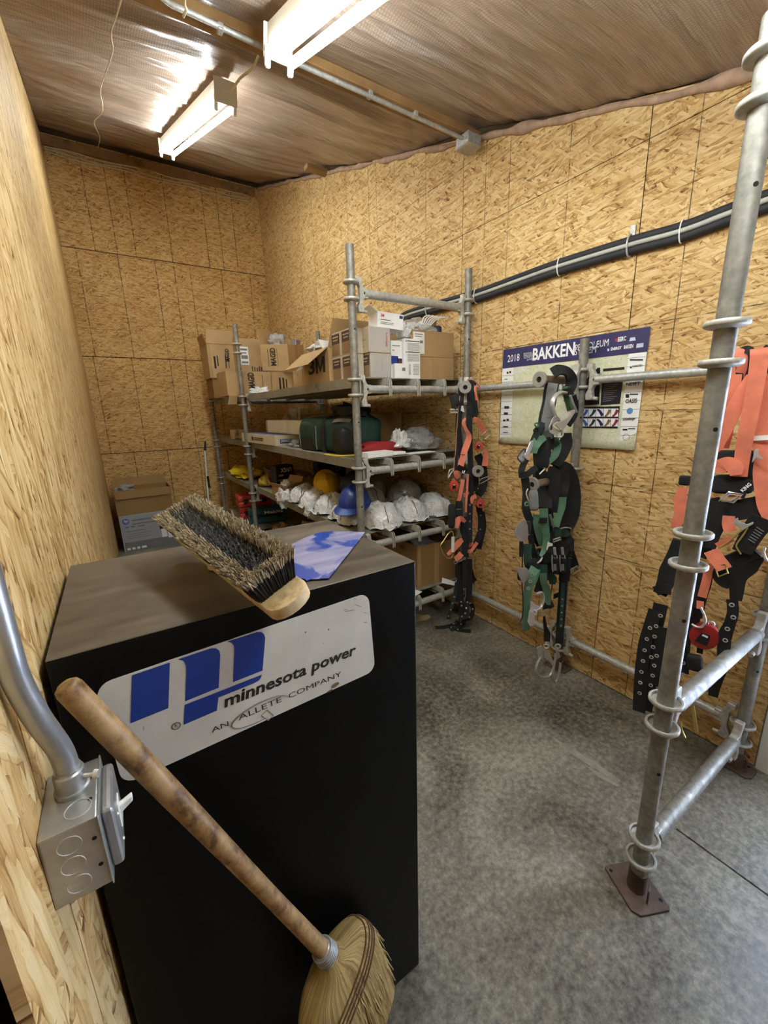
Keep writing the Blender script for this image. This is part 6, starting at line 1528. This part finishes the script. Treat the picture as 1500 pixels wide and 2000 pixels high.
r3.crop(1280, 930, 6.818)
S(k3, m_orange, [(370, 150), (330, 320), (330, 480), (290, 620), (270, 700)], [.03, .045, .04, .035, .035], -.03); S(k3, m_orange, [(690, 330), (690, 480), (670, 620)], .03, -.01)
S(k3, m_blackweb, [(1080, 120), (1060, 220), (1040, 260)], .06, .04, .006); r3.frame(k3, m_chrome, [(850, 330), (980, 210), (1165, 240), (1040, 350)], .0035, .06); r3.frame(k3, m_steel, [(900, 310), (990, 240), (1110, 258), (1010, 325)], .003, .064)
S(k3, m_orange, [(960, 250), (1140, 262)], .012, .058)
S(k3, m_blackweb, [(900, 340), (880, 480), (820, 620), (740, 780), (680, 950)], .055, .03, .006)
S(k3, m_pad, [(720, 300), (760, 480), (720, 700), (650, 900), (560, 1050)], .06, .0, .02, name='leg_pad'); S(k3, m_pad, [(1180, 300), (1220, 430), (1260, 560)], .10, .0, .03, name='hip_pad')
S(k3, m_orange, [(980, 530), (970, 640), (1000, 740)], .035, .04)
S(k3, m_orange, [(1020, 830), (910, 890), (820, 930)], .022, .055); S(k3, m_orange, [(740, 990), (800, 1080), (880, 1180), (920, 1240)], .046, .07, .004)
r3.plate(k3, m_steel, [(1030, 620), (1060, 570), (1100, 550), (1110, 600), (1220, 640), (1310, 605), (1300, 640), (1160, 720), (1100, 660)], .004, .06, 'buckle_plate', .001)
r3.cord(k3, m_brass, [(840, 960), (980, 870), (1130, 740), (1230, 680), (1160, 800), (1100, 880), (1080, 940), (1140, 1040)], .003, .06, 'buckle_bar')
S(k3, m_blackweb, [(1440, 560), (1330, 700), (1240, 850), (1150, 1010)], [.07, .066, .06, .056], .05, .005)
b = MB()
for k in range(6): b.quad(*[r3.p(x, y, .056) for x, y in ((1340 - 22 * k, 680 + 32 * k), (1350 - 22 * k, 672 + 32 * k), (1450 - 24 * k, 735 + 30 * k), (1442 - 24 * k, 744 + 30 * k))])
stuff(b.build('label_print', m_grey_ink, k3))
r3.frame(k3, m_brass, [(790, 1210), (840, 1340), (965, 1290), (930, 1170)], .0035, .07)
S(k3, m_pad, [(1330, 980), (1180, 1060), (1020, 1130), (920, 1180)], .05, .02, .02, name='hip_pad')
S(k3, m_blackweb, [(1150, 1080), (1040, 1200), (960, 1330), (1060, 1440)], [.05, .08, .09, .06], .02, .006); S(k3, m_blackweb, [(1320, 1040), (1200, 1200), (1100, 1350), (1080, 1550), (1070, 1650)], [.06, .07, .05, .04, .034], .02, .005)
S(k3, m_orange, [(720, 1160), (690, 1340), (650, 1500), (620, 1610)], .028, .03); S(k3, m_pad, [(620, 1250), (600, 1400), (540, 1600), (480, 1850)], .07, .0, .015, name='leg_pad')
S(k3, m_pad, [(330, 850), (270, 1050), (190, 1250), (130, 1430), (60, 1560)], [.05, .06, .07, .06, .05], -.02, .02, name='leg_pad')
S(k3, m_blackweb, [(0, 1530), (110, 1500), (210, 1520)], .04, .0, .005)
r3.cord(k3, m_chrome, [(1455, 950), (1440, 1010), (1470, 1110), (1500, 1110)], .0045, .05, 'd_ring')
r3.crop(1220, 1180, 6.668)
for pts, w in (([(470, 0, -.01), (440, 150, -.01), (380, 420, -.01), (350, 650, -.01), (330, 900, -.01), (310, 1150, -.01), (270, 1380, -.01)], .052), ([(400, 80, .0), (330, 300, .01), (270, 500, .01), (235, 720, .01), (215, 900, .01), (200, 1100, .01), (185, 1400, .01)], .050), ([(480, 300, .0), (470, 550, .0), (420, 800, .0), (370, 1050, 0)], .05)):
    S(k3, m_blackweb, pts, w, th=.004, name='leg_strap')
for q in ((467, 150), (410, 287), (390, 422), (370, 558), (260, 600), (240, 740), (218, 882), (203, 1022), (195, 1158), (348, 690), (418, 672), (385, 800), (365, 930), (340, 1056), (330, 310), (290, 455)):
    r3.eyelet(k3, q[0], q[1], .018, .0085)
S(k3, m_blackweb, [(850, 60), (820, 300), (780, 600), (770, 900)], .035, -.01, .005, name='leg_strap')
for q in ((762, 765), (760, 918), (870, 130)): r3.eyelet(k3, q[0], q[1], .0, .0085)
S(k3, m_blackweb, [(1400, -60, .02), (1410, 100, .02), (1370, 250, .02), (1310, 400, .02), (1290, 560, .02), (1270, 800, .02), (1180, 1020, .02), (1150, 1200, .02)], [.034, .034, .034, .042, .04, .036, .04, .03], th=.004, name='leg_strap')
for q in ((1415, 172), (1338, 322), (1310, 470), (1200, 930), (1395, 10)): r3.eyelet(k3, q[0], q[1], .028, .0085)
S(k3, m_blackweb, [(960, 40, .02), (900, 300, .0), (880, 500, .0)], .03, th=.004)
srl(r3, 'dark red retractable lifeline unit hanging from the large orange harness', 1030, 420, .048, m_dkred, .03, -.25)
lp = thing('lanyard', 'wire loop and black shock pack hanging with the dark red lifeline', 'lanyard', r3.p(990, 200, .05))
r3.cord(lp, m_chrome, [(985, 40), (1035, 140), (1048, 230), (1000, 295), (930, 292), (875, 260)], .0046, .06, 'wire_loop'); S(lp, m_orange, [(985, -40), (980, 60)], .022, .05)
S(lp, m_blackweb, [(985, 560), (975, 640)], .02, .03); r3.pad(lp, m_pad, 915, 760, .026, .034, .02, .02, 'shock_pack', .15)
cg = k3
r3.plate(cg, m_brass, [(860, 1320), (905, 1310), (965, 1665), (920, 1670)], .008, .02, 'carabiner_gate', .001); r3.cord(cg, m_brass, [(870, 1290), (885, 1215), (905, 1230), (890, 1300)], .003, .02, 'eye', closed=True); r3.cord(cg, m_brass, [(730, 1530), (745, 1640), (790, 1740)], .004, .0, 'body')
# PR anchor of the harness straps on the cross rail
